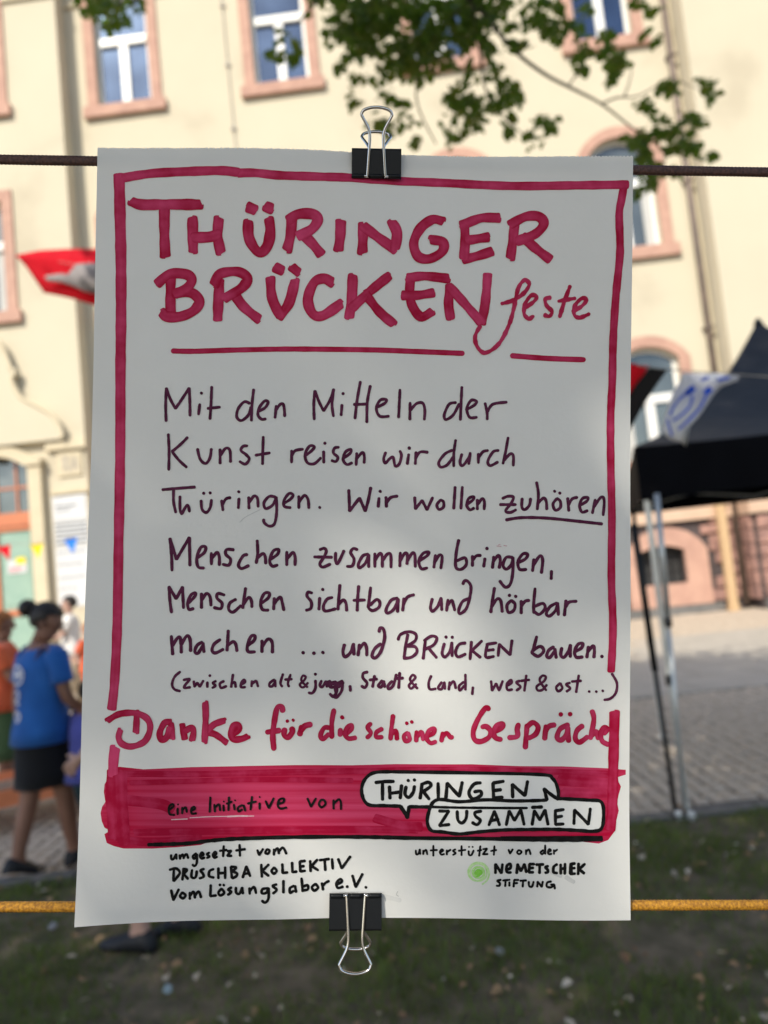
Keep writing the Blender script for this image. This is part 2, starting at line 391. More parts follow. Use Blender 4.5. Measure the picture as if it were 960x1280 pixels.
bk.add([(LB,OL,0),(LB,0,0),(LB,0,18.2),(LB,OL,18.2)],[(0,1,2,3)]); bk.add([(RB,OR_,0),(RB,0,0),(RB,0,18.2),(RB,OR_,18.2)],[(3,2,1,0)])
bk.add([(-11.2,OL,0),(-11.2,9,0),(-11.2,9,18.2),(-11.2,OL,18.2)],[(3,2,1,0)]); bk.add([(13.5,OR_,0),(13.5,9,0),(13.5,9,18.2),(13.5,OR_,18.2)],[(0,1,2,3)])
bk.add([(-11.2,9,0),(13.5,9,0),(13.5,9,18.2),(-11.2,9,18.2)],[(3,2,1,0)])
bk.build('side_wall', M['stucco'], bld)
b_ = MB(); b_.box(-11.1,13.4,.9,.95,0.1,18.1); b_.build('room_backing', M['room'], bld)
rf = MB(); rf.box(-11.6,13.9,-1.15,9.4,18.2,18.5); rf.add([(-11.6,-1.15,18.5),(13.9,-1.15,18.5),(13.9,4,22.5),(-11.6,4,22.5),(-11.6,9.4,18.5),(13.9,9.4,18.5)],[(0,1,2,3),(3,2,5,4),(0,3,4),(1,5,2)])
rf.build('roof', M['roof'], bld)
for c in COLS:
    window(c,13.30,W1,2.90,0,0,14.93); window(c,8.27,1.40,2.65,0,.34,9.75,glass='glass_grey'); window(c,3.45,1.40,2.53,0,.30,4.72,glass='glass_grey')
window(-8.70,13.30,1.30,2.90,OL,0,14.93); window(-8.75,8.35,1.30,2.65,OL,0,9.9,glass='glass_grey')
window(10.75,13.55,1.30,2.90,OR_,0,15.15); window(10.75,8.3,1.30,2.6,OR_,.3,9.75)
# string course
for a, b in ((-11.2+.02,-9.62),(-7.79,LB-.0)): 
    s = MB(); s.box(a,b,OL-.07,OL+.01,15.86,15.98); s.build('string_course', M['stucco_trim'], bld)
edges = [LB+.0]+[v for c in COLS for v in (c-W1/2-.26,c+W1/2+.26)]+[RB-.25]
for i in range(0,len(edges),2):
    s = MB(); s.box(edges[i]+.002,edges[i+1],-.06,.01,15.92,16.02); s.build('string_course', M['stucco_trim'], bld)
# rain pipe and lightning conductor
dp = MB(); dp.tube([(7.60,-.12,0.1),(7.60,-.12,18.1)], .075, 14)
dpo = dp.build('drainpipe', M['zinc'], bld, True)
for z in (2.8,6.2,9.6,12.6,15.6):
    s = MB(); s.box(7.50,7.70,-.21,-.001,z,z+.05); s.build('bracket', M['zinc'], dpo)
cd = MB(); cd.tube([(-2.68,-.03,2.6),(-2.60,-.03,10),(-2.66,-.03,18)], .012, 6); cdo = cd.build('lightning_rod', M['string'], bld)
for z in (5,7.5,10,12.3,13.9,15.4):
    s = MB(); s.box(-2.68,-2.58,-.06,0,z,z+.07); s.build('clip', M['string'], cdo)
# plinth of pink sandstone
bwin = [(c-.55,c+.42,.68,1.52) for c in (-5.0,-1.2,2.6,6.02)]
wall('plinth_wall', LB, RB, 0, 2.02, -.02, bwin, M['mortar'], .3)
wall('plinth_wall', RB, 13.5, 0, 2.02, OR_-.02, [], M['mortar'], .3)
for (a,b,yy) in ((LB,RB-.003,-.16),(RB,13.5,OR_-.14)):
    s = MB(); s.box(a+.003,b,yy,yy+.18,2.02,2.575); s.build('plinth_band', M['plinth_band'], bld)
s = MB(); s.box(RB-.02,RB+.3,OR_-.021,.0,0,2.021); s.build('plinth_wall', M['mortar'], bld)
s = MB(); s.box(RB-.13,RB-.001,OR_-.14,-.161,2.02,2.575); s.build('plinth_band', M['plinth_band'], bld)
for kz in range(6):
    for ky in range(2):
        b_ = MB(); z0 = .22+kz*.295; y0 = OR_+.0+ky*.31-(.06 if kz%2 and ky else 0); b_.bevbox(y0+.01,y0+.29,-(RB)+.1+.0,-(RB)+.2,z0+.01,z0+.285,.03,Matrix(((0,-1,0,.08),(1,0,0,0),(0,0,1,0),(0,0,0,1)))); b_.build('stone_block', M['pink_block'], bld)
nblk = 0; blks = []
for (ua,ub,yb) in ((LB,RB,-.02),(RB,12.5,OR_-.02)):
    z = .22; rw = 0
    while z < 1.98:
        hh = rr.uniform(.22,.36); hh = min(hh, 2.0-z)
        u = ua+.02
        while u < ub-.1:
            ln = min(rr.uniform(.3,.75), ub-u)
            cu_, cz = u+ln/2, z+hh/2
            if not any(o[0]-.62<cu_<o[1]+.62 and cz < 2.2 for o in bwin) or yb < -.1:
                b_ = MB(); d_ = rr.uniform(.05,.12)
                b_.bevbox(u+.012,u+ln-.012,yb-d_,yb+.01,z+.012,z+hh-.012,.028)
                for i_ in range(len(b_.v)): b_.v[i_] += Vector((rr.uniform(-.01,.01),rr.uniform(-.02,.02) if b_.v[i_].y < yb-.01 else 0,rr.uniform(-.01,.01)))
                if hh > .08: b_.build('stone_block', M['pink_block'], bld)
            u += ln
        z += hh; rw += 1
s = MB(); s.box(LB,RB-.65,-.13,-.0,0,.20); s.box(RB,12.5,OR_-.13,OR_,0,.20); s.build('plinth_foot', M['kerb'], bld)
for a,b,c,d in bwin:
    s = MB(); s.box(a-.3,a,-.14,-.0,.42,d-.12); s.box(b,b+.48,-.14,-.0,.42,d-.12); s.box(a-.3,b+.48,-.15,0,.20,.42)
    s.box(a,b,-.139,0,.421,c)
    ri = arc(a,b,d-.12,.12,8); ro = arc(a-.3,b+.48,d-.12,.52,8)
    for i in range(8): s.prism([ri[i],ri[i+1],ro[i+1],ro[i]], -.14, 0)
    f = s.build('basement_window', M['pink_stone'], bld)
    g = MB(); g.box(a,b,.2,.21,c,d); g.build('pane', M['room'], f)
    g = MB()
    for k in range(5): g.tube([(a+(b-a)*(k+.5)/5,.02,c),(a+(b-a)*(k+.5)/5,.02,d)],.012,6)
    g.tube([(a,.02,(c+d)/2),(b,.02,(c+d)/2)],.012,6); g.build('grille', M['black_steel'], f)
# portal with volute pediment
pc = -8.72; yb = OL
vol = [(-8.55,7.78),(-8.26,7.62),(-8.10,7.25),(-8.02,6.95),(-7.93,6.93),(-7.93,6.80),(-8.02,6.76),(-7.95,6.5),(-7.80,6.26),(-7.45,6.03),(-7.15,5.80),(-6.98,5.50),(-6.92,5.24)]
L_ = [(2*pc-u,z) for u,z in vol]
pr = MB(); poly = smooth_pts(vol[:4],3)+vol[4:7]+smooth_pts(vol[7:],3)
half = [(pc,5.24)]+[(pc,7.84)]+poly
pr.prism(list(reversed(half)), yb-.20, yb+.01)
mir = [(2*pc-u,z) for u,z in half]; pr.prism(mir, yb-.199, yb+.01)
por = pr.build('pediment', M['stucco'], bld)
mo = MB()
for side in (1,-1):
    pts = [(pc+(u-pc)*side, yb-.20, z) for u,z in poly]; mo.tube(pts, .05, 8)
mo.build('moulding', M['stucco_trim'], por, True)
ar = MB(); ri = arc(-9.62,-7.80,4.66,.36,12); ro = arc(-9.90,-7.52,4.80,.48,12)
for i in range(12): ar.prism([ri[i],ri[i+1],ro[i+1],ro[i]], yb-.14, yb+.2)
ar.prism([(-9.62,5.02),(-9.62,4.66)]+ri[1:7]+[(-8.71,5.02)], yb+.001, yb+.2); ar.prism([(-8.71,5.02)]+ri[6:12]+[(-7.80,4.66),(-7.80,5.02)], yb+.001, yb+.2)
ar.box(-8.82,-8.60,yb-.24,yb-.13,4.95,5.45)
ar.build('portal_arch', M['stucco_trim'], bld)
for s_ in (0,1):
    u0 = -7.80 if s_ == 0 else -9.92
    c_ = MB(); c_.box(u0+.0,u0+.30,yb-.20,yb-.001,.35,4.72); c_.box(u0-.04,u0+.34,yb-.26,yb-.001,4.72,4.86); c_.box(u0-.05,u0+.35,yb-.27,yb-.001,0,.35)
    c_.build('pilaster', M['stucco_trim'], bld)
cap = MB(); cap.box(-7.40,LB+.05,yb-.12,yb-.001,5.02,5.22); cap.box(-7.36,LB+.03,yb-.07,yb-.001,4.02,4.12); cap.build('string_course', M['stucco_trim'], bld)
pl = MB(); pl.box(-7.16,-6.62,yb-.05,yb-.001,4.42,4.95); plo = pl.build('house_number_plaque', M['stucco_trim'], bld)
def ribbon_mesh(lines, w_, y):   # flat lettering strokes in the x,z plane
    b_ = MB()
    for L in lines:
        P = smooth_pts([(a,0,c) for a,c in L],5)
        for i in range(len(P)-1):
            p, q = Vector(P[i]), Vector(P[i+1]); d = (q-p)
            if d.length < 1e-6: continue
            d.normalize(); n = Vector((-d.z,0,d.x))*w_/2; e = d*w_*.3
            yy = y-.00002*i
            b_.add([Vector((v.x,yy,v.z)) for v in (p-e-n,q+e-n,q+e+n,p-e+n)],[(0,1,2,3)])
    return b_
# raised house number 10A on the plaque
g = ribbon_mesh([[(-7.06,4.83),(-7.02,4.86),(-7.02,4.52)],[(-6.92,4.86),(-6.96,4.78),(-6.96,4.6),(-6.92,4.53),(-6.87,4.6),(-6.87,4.78),(-6.92,4.86)],[(-6.82,4.52),(-6.76,4.86)],[(-6.76,4.86),(-6.70,4.52)],[(-6.80,4.65),(-6.72,4.65)]], .03, yb-.056)
g.build('lettering', M['string'], plo)
# fanlight, transom beam, door
f_ = MB(); f_.box(-9.62,-7.80,yb+.10,yb+.2,3.33,3.74); f_.box(-9.62,-9.47,yb+.10,yb+.2,0,3.33); f_.box(-7.90,-7.80,yb+.10,yb+.2,0,3.33)
f_.box(-9.47,-7.90,yb+.101,yb+.2,0,.12); f_.box(-8.87,-8.74,yb+.09,yb+.2,.12,3.33); f_.box(-9.61,-7.81,yb+.07,yb+.13,3.44,3.52); f_.box(-9.47,-7.90,yb+.10,yb+.19,1.42,1.56)
door = f_.build('door', M['door_wood'], bld)
for a,b in ((-9.47,-8.87),(-8.74,-7.90)):
    for c,d in ((1.56,3.33),(.12,1.42)):
        g = MB(); g.box(a,b,yb+.15,yb+.18,c,d); g.box(a+.10,b-.10,yb+.135,yb+.151,c+.1,d-.1); g.build('door_panel', M['door_green'], door)
g = MB(); g.box(-9.60,-7.82,yb+.16,yb+.17,3.74,4.98); fl_ = g.build('fanlight', M['glass_grey'], bld)
g = MB()
for u in (-9.2,-8.72,-8.24): g.box(u-.02,u+.02,yb+.12,yb+.158,3.75,4.95)
g.box(-9.6,-7.82,yb+.121,yb+.157,4.28,4.33); g.build('glazing_bar', M['door_wood'], fl_)
# notices on the wall beside the door
def at_bld(u, y, z): return bld.matrix_world_loc @ Vector((u,y,z)) if False else Matrix.Translation((0,16.6,0)) @ Matrix.Rotation(TH,4,'Z') @ Vector((u,y,z))
def notice(u0,u1,z0,z1,label,lines,col='paper_white'):
    p = at_bld((u0+u1)/2, yb-.012, z0); e = empty('wall_notice', p, TH)
    tag(e, label, 'notice', 'notices beside the portal')
    h = (u1-u0)/2; b_ = MB(); b_.box(-h,h,-.012,.010,0,z1-z0); b_.build('board', M[col], e)
    b_ = MB()
    for (a,b,c,t) in lines: b_.box(-h+a*(u1-u0),-h+b*(u1-u0),-.016,-.0125,c*(z1-z0),(c+t)*(z1-z0))
    if lines: b_.build('printed_text', M['print_grey'], e)
notice(-7.36,-6.58,3.42,3.98,'white notice board beside the portal, topmost, with one faint grey heading',[(.1,.7,.55,.08),(.1,.5,.4,.05)])
notice(-7.36,-6.58,2.86,3.40,'grey and white lined notice board beside the portal, middle one of three',[(.03,.97,.85,.08),(.03,.97,.66,.09),(.03,.97,.47,.09),(.03,.97,.28,.09),(.03,.97,.08,.09)])
notice(-7.36,-6.58,1.50,2.83,'tall white notice board beside the portal, lowest, with sparse lines',[(.05,.9,.9,.02),(.05,.8,.7,.02),(.05,.85,.48,.02),(.05,.6,.3,.015)])
# notice stuck on the green door
p = at_bld(-8.33, yb+.12, 2.55); e = empty('door_notice', p, TH); tag(e, 'small white and yellow sheet stuck on the green door', 'notice')
b_ = MB(); b_.box(-.22,.22,-.006,.0,-.18,.12); b_.build('sheet', M['paper_white'], e)
b_ = MB(); b_.box(-.02,.20,-.010,-.007,.02,.17); b_.build('yellow_card', M['yellow_flag'], e)
b_ = MB(); b_.box(-.18,.15,-.0085,-.0065,-.08,-.05); b_.box(-.18,.05,-.0085,-.0065,-.14,-.12); b_.build('printed_text', M['red_flag'], e)
# wooden post in front of the plinth
p = at_bld(7.22,-.35,0); e = empty('wooden_post', p, TH); tag(e, 'pale wooden post standing in front of the pink stone plinth', 'post')
b_ = MB(); b_.box(-.085,.085,-.07,.07,0,2.45); b_.build('shaft', M['wood'], e)
b_ = MB(); b_.box(-.12,.12,-.10,.10,2.451,2.55); b_.build('cap', M['wood'], e)
b_ = MB(); b_.box(-.1,.1,-.085,.085,-.01,.12); b_.build('base', M['wood'], e)

# ================================================================== tent
tp = Vector((1.545, 4.43, 0)); TA = R(-16); tent = empty('party_tent', tp, TA)
tag(tent, 'black pop-up party tent with a pointed roof, right of the poster', 'tent')
S = 1.95
# roof: local x along the front eave, y away from the camera; the corner stands at the origin
zt_, zb_, zp = 2.19, 1.86, 3.08
def roofz(x, y):
    dx, dy = min(x, S-x)/(S/2), min(y, S-y)/(S/2); t = min(dx, dy)
    k = t**1.0; prof = .42*k + .58*k**2.4
    e = .05*(1-t)*(1-abs(2*(max(0,min(1,(x if dy<dx else y)/S)))-1)**2)
    return zt_ + (zp-zt_)*prof - e*.8
# a roof of four flaring panels
NQ = 14; nbm = MB()
for side in range(4):
    V_ = []
    for j in range(NQ+1):
        t = j/NQ
        for i in range(NQ+1):
            s_ = -1+2*i/NQ; a, b_y = s_*(1-t), -(1-t)
            prof = .40*t+.60*t**2.3; z = zt_+(zp-zt_)*prof-.035*(1-t)*(1-s_*s_)*(1-t)
            ang = side*math.pi/2; x_ = (a*math.cos(ang)-b_y*math.sin(ang))*S/2+S/2; y_ = (a*math.sin(ang)+b_y*math.cos(ang))*S/2+S/2
            V_.append((x_,y_,z))
    F_ = [(j*(NQ+1)+i,j*(NQ+1)+i+1,(j+1)*(NQ+1)+i+1,(j+1)*(NQ+1)+i) for j in range(NQ) for i in range(NQ)]
    p_ = mesh_obj('roof_panel', V_, F_, M['tent'], tent, True)
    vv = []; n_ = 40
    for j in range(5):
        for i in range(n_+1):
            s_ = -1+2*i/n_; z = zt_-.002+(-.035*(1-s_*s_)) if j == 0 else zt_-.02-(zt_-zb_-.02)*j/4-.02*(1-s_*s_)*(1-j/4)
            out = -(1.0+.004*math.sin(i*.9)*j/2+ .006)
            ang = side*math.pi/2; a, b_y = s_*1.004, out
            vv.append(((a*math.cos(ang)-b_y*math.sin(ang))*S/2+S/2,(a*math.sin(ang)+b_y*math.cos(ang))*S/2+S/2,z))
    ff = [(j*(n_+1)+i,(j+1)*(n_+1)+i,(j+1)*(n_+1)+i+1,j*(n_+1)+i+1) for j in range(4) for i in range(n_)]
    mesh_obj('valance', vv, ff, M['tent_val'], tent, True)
cp = MB(); cp.tube([(S/2,S/2,zp-.03),(S/2,S/2,zp+.012)],[.035,.012],12); cp.build('peak_cap', M['black_plastic'], tent)
for (x,y) in ((0,0),(S,0),(S,S),(0,S)):
    q = .03; l_ = MB(); X, Y = (q if x==0 else S-q), (q if y==0 else S-q)
    l_.box(X-.017,X+.017,Y-.017,Y+.017,.78,zt_-.05); lo = MB()
    leg = l_.build('leg', M['black_steel'] if (x,y)==(0,S) else M['alu'], tent)
    lo.box(X-.013,X+.013,Y-.013,Y+.013,.01,.80); lo.build('lower_leg', M['alu'], leg)
    s_ = MB(); s_.box(X-.024,X+.024,Y-.024,Y+.024,.76,.82); s_.build('slider', M['black_plastic'], leg)
    s_ = MB(); s_.box(X-.05,X+.05,Y-.05,Y+.05,.0,.008); s_.build('foot_plate', M['alu'], leg)
def bar(a, b, name='truss_bar', rad=.010, mt='alu'):
    b_ = MB(); b_.tube([a,b], rad, 8); return b_.build(name, M[mt], tent)
for ax in range(4):
    c4 = [(.03,.03),(S-.03,.03),(S-.03,S-.03),(.03,S-.03)]; A_, B_ = Vector((*c4[ax],0)), Vector((*c4[(ax+1)%4],0))
    for k in range(2):
        p, q = A_.lerp(B_,k/2), A_.lerp(B_,(k+1)/2)
        bar(p+Vector((0,0,2.06)), q+Vector((0,0,1.90))); bar(p+Vector((0,0,1.90)), q+Vector((0,0,2.06)))
# guy pole leaning against the corner leg
def stake(px, py, label):
    p = onground(px, py); e = empty('tent_peg', (p.x,p.y,0), .3); tag(e, label, 'peg', 'pegs at the tent foot')
    b_ = MB(); b_.tube([(0,0,-.02),(0,0,.03)],.012,10); b_.build('spike', M['alu'], e)
    b_ = MB(); b_.tube([(0,0,.026),(.0,.0,.046)],[.022,.017],14); b_.build('head', M['white_paint'], e, True)
stake(849,1024,'white headed peg directly at the foot of the tent leg')
stake(865,1025,'white headed peg just right of the tent leg foot')
lp, hp = onground(857,1021), atY(821,617,4.36)
e = empty('leaning_pole', lp); tag(e, 'slim metal pole leaning beside the tent corner leg', 'pole')
b_ = MB(); b_.tube([(0,0,0),tuple((hp-lp)*.62)],.012,10); b_.build('lower_tube', M['alu'], e, True)
b_ = MB(); b_.tube([tuple((hp-lp)*.6),tuple((hp-lp)*1.0)],.017,10); b_.build('upper_tube', M['alu'], e, True)
b_ = MB(); b_.tube([tuple((hp-lp)*.585),tuple((hp-lp)*.615)],.022,10); b_.build('clamp', M['black_plastic'], e, True)
l2, h2 = onground(845,1018), atY(792,655,4.3)
e = empty('dark_pole', l2); tag(e, 'black pole slanting down behind the tent leg', 'pole')
b_ = MB(); b_.tube([(0,0,0),tuple((h2-l2)*.5)],.014,10); b_.build('lower_tube', M['black_steel'], e, True)
b_ = MB(); b_.tube([tuple((h2-l2)*.5),tuple(h2-l2)],.020,10); b_.build('upper_tube', M['black_steel'], e, True)

# ================================================================== bunting behind the poster
def strip_surface(name, px_poly_rows, Y, material, parent=None, wav=.012, seed=0):
    # rows of image-measured points on a cloth hanging at distance Y, with folds in depth
    V_ = []; n = len(px_poly_rows[0])
    for j, row in enumerate(px_poly_rows):
        for i, (x, y) in enumerate(row):
            p = atY(x, y, Y+wav*math.sin(i*1.3+j*.8+seed)*1.0 + .01*j); V_.append(p)
    F_ = [(j*n+i,j*n+i+1,(j+1)*n+i+1,(j+1)*n+i) for j in range(len(px_poly_rows)-1) for i in range(n-1)]
    V_ = [v - (parent.location if parent else Vector((0,0,0))) for v in V_]
    o = mesh_obj(name, V_, F_, material, parent, True)
    md = o.modifiers.new('thickness', 'SOLIDIFY'); md.thickness = .0012
    return o
def quadgrid(A, B, C_, D, nx, ny, bulge=0):       # A..B top edge, D..C bottom edge
    rows = []
    for j in range(ny+1):
        t = j/ny; r_ = []
        for i in range(nx+1):
            s = i/nx
            x = (A[0]*(1-s)+B[0]*s)*(1-t)+(D[0]*(1-s)+C_[0]*s)*t; y = (A[1]*(1-s)+B[1]*s)*(1-t)+(D[1]*(1-s)+C_[1]*s)*t
            r_.append((x+bulge*math.sin(math.pi*t), y))
        rows.append(r_)
    return rows
BY = 2.3
BL = 5.6
# string
pts = [(-140,296),(0,318),(60,325),(125,336),(300,366),(480,395),(650,425),(790,455),(850,463),(920,468),(960,471),(1100,482)]
b_ = MB(); b_.tube(smooth_pts([tuple(atY(x,y,BL+(BY-BL)*max(-.1,min(1,(x-70)/700)))) for x,y in pts],4), .0022, 6)
st = b_.build('bunting_string', M['string']); tag(st, 'thin cord strung behind the poster carrying cloth pennants', 'cord')
# red pennant with a grey print (left)
e = empty('cloth_pennant', atY(70,340,BL)); tag(e, 'red pennant with grey print on the cord left of the poster', 'pennant', 'large cloth pennants on the cord')
rows = [[(19,319),(50,313),(85,311),(120,311),(155,318)],[(22,322),(50,326),(85,332),(120,340),(152,344)],[(26,326),(50,342),(85,350),(120,358),(150,362)],[(33,334),(55,366),(85,372),(120,382),(148,384)]]
strip_surface('cloth', rows, BL-.02, M['red_flag'], e, .006)
strip_surface('printed_stripe', [[(56,345),(75,342),(85,343),(95,330),(120,328),(145,332)],[(58,350),(75,351),(90,352),(105,350),(120,350),(143,352)],[(62,352),(80,354),(92,358),(105,364),(120,368),(141,370)]], BL-.06, M['grey_flag'], e, .002)
# red and black pennant (right)
e = empty('cloth_pennant', atY(800,480,BY)); tag(e, 'red and black pennant hanging just right of the poster edge', 'pennant', 'large cloth pennants on the cord')
strip_surface('cloth', quadgrid((750,450),(812,457),(778,508),(745,530),4,5), BY-.01, M['red_flag'], e, .004)
strip_surface('black_border', quadgrid((813,458),(834,463),(784,545),(779,508),3,5,-3), BY-.012, M['black_flag'], e, .004)
# white and blue striped pennant
e = empty('cloth_pennant', atY(870,500,BY)); tag(e, 'white pennant with blue loop pattern in front of the tent roof', 'pennant', 'large cloth pennants on the cord')
strip_surface('cloth', [[(853,466),(875,467),(900,467),(924,470)],[(849,477),(868,480),(892,483),(921,476)],[(840,494),(862,500),(888,490),(902,483)],[(830,520),(848,528),(872,522),(893,492)],[(826,538),(838,542),(850,540),(862,532)],[(836,548),(843,551),(851,552),(857,558)]], BY-.012, M['white_flag'], e, .008)
def cloth_stroke(pl, wpx, Y=BY-.038):
    b_ = MB(); P = smooth_pts([(x,y,0) for x,y in pl],5); V_ = []; 
    for i,p in enumerate(P):
        q = P[min(i+1,len(P)-1)]; o_ = P[max(i-1,0)]; dx, dy = q[0]-o_[0], q[1]-o_[1]; L = math.hypot(dx,dy) or 1
        nx, ny = -dy/L*wpx/2, dx/L*wpx/2
        V_ += [atY(p[0]+nx,p[1]+ny,Y)-e.location, atY(p[0]-nx,p[1]-ny,Y)-e.location]
    b_.add(V_, [(2*i,2*i+1,2*i+3,2*i+2) for i in range(len(P)-1)]); return b_
sb = MB()
for pl, w_ in (([(862,489),(850,498),(840,512),(838,520)],3),([(866,495),(862,508),(850,520),(840,526)],3),([(884,490),(876,508),(862,524),(848,537)],3.2),([(858,492),(868,484)],8),([(881,492),(889,485)],8),([(876,475),(886,472)],4),([(897,475),(912,472)],4),([(834,524),(840,545)],3)):
    q = cloth_stroke(pl, w_); sb.add(q.v, q.f)
sb.build('printed_pattern', M['blue_flag'], e)
# little pennants far off in front of the door
FY = 12.0
b_ = MB(); b_.tube([tuple(atY(x,y,FY)) for x,y in ((-120,672),(5,680),(45,680),(88,672),(130,664),(220,640))], .006, 5)
tag(b_.build('pennant_string', M['string']), 'thin far string of tiny pennants before the green door', 'cord')
for px, py, mt, lab, dx in ((4,683,'red_flag','small red pennant before the green door, leftmost',6),(46,680,'yellow_flag','small yellow pennant before the green door',0),(88,674,'blue_pennant','small blue pennant before the white notices',1),(-60,676,'yellow_flag',None,0)):
    if not lab: continue
    p = atY(px, py, FY); o = mesh_obj('small_pennant', [(-.11,-.01,0),(.11,.01,.02),(.03+dx*.012,-.03,-.24),(0,.03,-.02)], [(0,2,3),(3,2,1),(0,3,1)], M[mt]); o.location = p
    md = o.modifiers.new('thickness','SOLIDIFY'); md.thickness = .004; tag(o, lab, 'pennant', 'small pennants by the door')
# orange tray on the cobbles, left
c0 = onground(-12,1052); e = empty('wooden_tray', (c0.x-.12,c0.y+.42,.08), R(28)); tag(e, 'shallow orange painted wooden tray raised above the cobbles at the left edge', 'tray')
b_ = MB(); b_.box(-.75,.75,-.33,.33,.15,.17); b_.build('base_board', M['orange_paint'], e)
for y0,y1 in ((-.36,-.331),(.331,.36)):
    b_ = MB(); b_.box(-.78,.78,y0,y1,.11,.23); b_.build('side_rail', M['orange_paint'], e)
for x0,x1 in ((-.78,-.751),(.751,.78)):
    b_ = MB(); b_.box(x0,x1,-.3305,.3305,.11,.23); b_.build('end_rail', M['orange_paint'], e)
for k in range(3):
    b_ = MB(); b_.box(-.72,.70,-.24+k*.18,-.17+k*.18,.171,.19); b_.build('slat', M['grey_wood'], e)
for x,y in ((-.7,-.28),(.7,-.28),(-.7,.28),(.7,.28)):
    b_ = MB(); b_.box(x-.03,x+.03,y-.03,y+.03,-.09,.15); b_.build('leg', M['grey_wood'], e)

# ================================================================== people
def rot2(v, a): return (v[0]*math.cos(a)+v[1]*math.sin(a), -v[0]*math.sin(a)+v[1]*math.cos(a))   # a>0 swings a downward limb forward
def limb(p, ang, L): return (p[0]+math.sin(ang)*L, p[1]-math.cos(ang)*L)
def person(name, loc, yaw, H, label, skin, hipL=0, kneeL=0, hipR=0, kneeR=0, shL=0, elL=.2, shR=0, elR=.2, lean=0, headpitch=0, headyaw=0,
           top=None, sleeve=.5, bottom=None, hem=.30, flare=1.1, hair='hair', hairlen=0, bun=False, shoe='shoe', width=1.0, split=False):
    e = empty(name, loc, yaw); e.scale = (H,H,H); tag(e, label, 'person')
    vs, es, rs = [], [], []
    def V(p, r_, link=None):
        vs.append(p); rs.append(r_)
        if link is not None: es.append((link, len(vs)-1))
        return len(vs)-1
    W = width; ln = lean
    def sp(h): return (math.sin(ln)*(h-.53), 0, .53+math.cos(ln)*(h-.53))
    pel = V((0,0,.53), (.068*W,.082*W)); wa = V(sp(.62), (.058*W,.070*W), pel); ch = V(sp(.73), (.066*W,.086*W), wa); ub = V(sp(.80), (.050,.075), ch)
    nk = V(sp(.845), (.030,.030), ub); ca, sa = math.cos(headpitch+ln), math.sin(headpitch+ln); n0 = Vector(sp(.845))
    cy_, sy_ = math.cos(headyaw), math.sin(headyaw)
    def hd(x, y, z): x, z = x*ca+z*sa, -x*sa+z*ca; return tuple(n0+Vector((x*cy_-y*sy_, x*sy_+y*cy_, z)))
    h1 = V(hd(.006,0,.045), (.040,.040), nk); h2 = V(hd(.012,0,.082), (.050,.046), h1); h3 = V(hd(.004,0,.12), (.050,.045), h2); V(hd(0,0,.142), (.030,.030), h3)
    nb = V(hd(.055,0,.072), (.010,.010), h2); V(hd(.068,0,.062), (.008,.008), nb); V(hd(.042,0,.034), (.016,.016), h1)
    J = {}
    for s_, hip, knee, sh, el, kL in ((1,hipL,kneeL,shL,elL,'L'),(-1,hipR,kneeR,shR,elR,'R')):
        hx = (0,.49); h_ = V((0,s_*.052*W,.49), (.052*W,.052*W), pel); k = limb(hx, hip, .23); kn = V((k[0],s_*.052,k[1]), (.036*W,.036*W), h_)
        a_ = limb(k, hip-knee, .10); c_ = V((a_[0]-.004,s_*.050,a_[1]), (.034*W,.034*W), kn); a2 = limb(k, hip-knee, .225); an = V((a2[0],s_*.048,a2[1]), (.020,.020), c_)
        fa = hip-knee; f1 = (a2[0]+.05*math.cos(fa)+.02*math.sin(fa), a2[1]+.05*math.sin(fa)*1-.025*math.cos(fa)); ft = V((f1[0],s_*.052,f1[1]), (.020,.016), an)
        f2 = (f1[0]+.045*math.cos(fa), f1[1]+.045*math.sin(fa)); V((f2[0],s_*.054,f2[1]), (.015,.012), ft)
        he = (a2[0]-.02*math.cos(fa), a2[1]-.02); V((he[0],s_*.048,he[1]), (.016,.014), an)
        J['knee'+kL]=k; J['ank'+kL]=a2; J['ft'+kL]=f1; J['toe'+kL]=f2; J['fa'+kL]=fa
        s0 = sp(.80); S_ = V((s0[0],s_*.108*W,s0[2]-.006), (.034,.034), ub); e_ = limb((s0[0],s0[2]-.006), sh, .165); E_ = V((e_[0],s_*(.125*W),e_[1]), (.024,.024), S_)
        w_ = limb(e_, sh+el, .135); W_ = V((w_[0],s_*(.122*W),w_[1]), (.014,.016), E_)
        d = Vector((w_[0]-e_[0],0,w_[1]-e_[1])).normalized(); wv = Vector((w_[0],s_*(.122*W),w_[1])); nrm = Vector((-d.z,0,d.x)); side = Vector((0,1,0))
        pm = V(tuple(wv+d*.030), (.010,.020), W_)
        for q in range(4):
            off = nrm*((q-1.5)*.0105); b0 = wv+d*.052+off; L_ = (.030,.040,.043,.037)[q] if True else 0
            v1 = V(tuple(b0), (.0058,.0058), pm); v2 = V(tuple(b0+d*L_*.5-side*s_*.006), (.0052,.0052), v1); V(tuple(b0+d*L_*.85-side*s_*.018), (.0045,.0045), v2)
        t1 = V(tuple(wv+d*.024+nrm*.022), (.0065,.0065), pm); V(tuple(wv+d*.044+nrm*.032-side*s_*.006), (.0055,.0055), t1)
        J['sh'+kL]=(s0[0],s_*.108*W,s0[2]-.006); J['el'+kL]=(e_[0],s_*.125*W,e_[1]); J['wr'+kL]=(w_[0],s_*.122*W,w_[1])
    me = bpy.data.meshes.new('body'); me.from_pydata(vs, es, []); o = bpy.data.objects.new('body', me); COL.objects.link(o); o.parent = e
    me.materials.append(M[skin])
    md = o.modifiers.new('Skin', 'SKIN'); md.use_smooth_shade = True
    for i, d_ in enumerate(me.skin_vertices[0].data): d_.radius = rs[i]; d_.use_root = (i == 0)
    sb_ = o.modifiers.new('Subsurf','SUBSURF'); sb_.levels = sb_.render_levels = 2
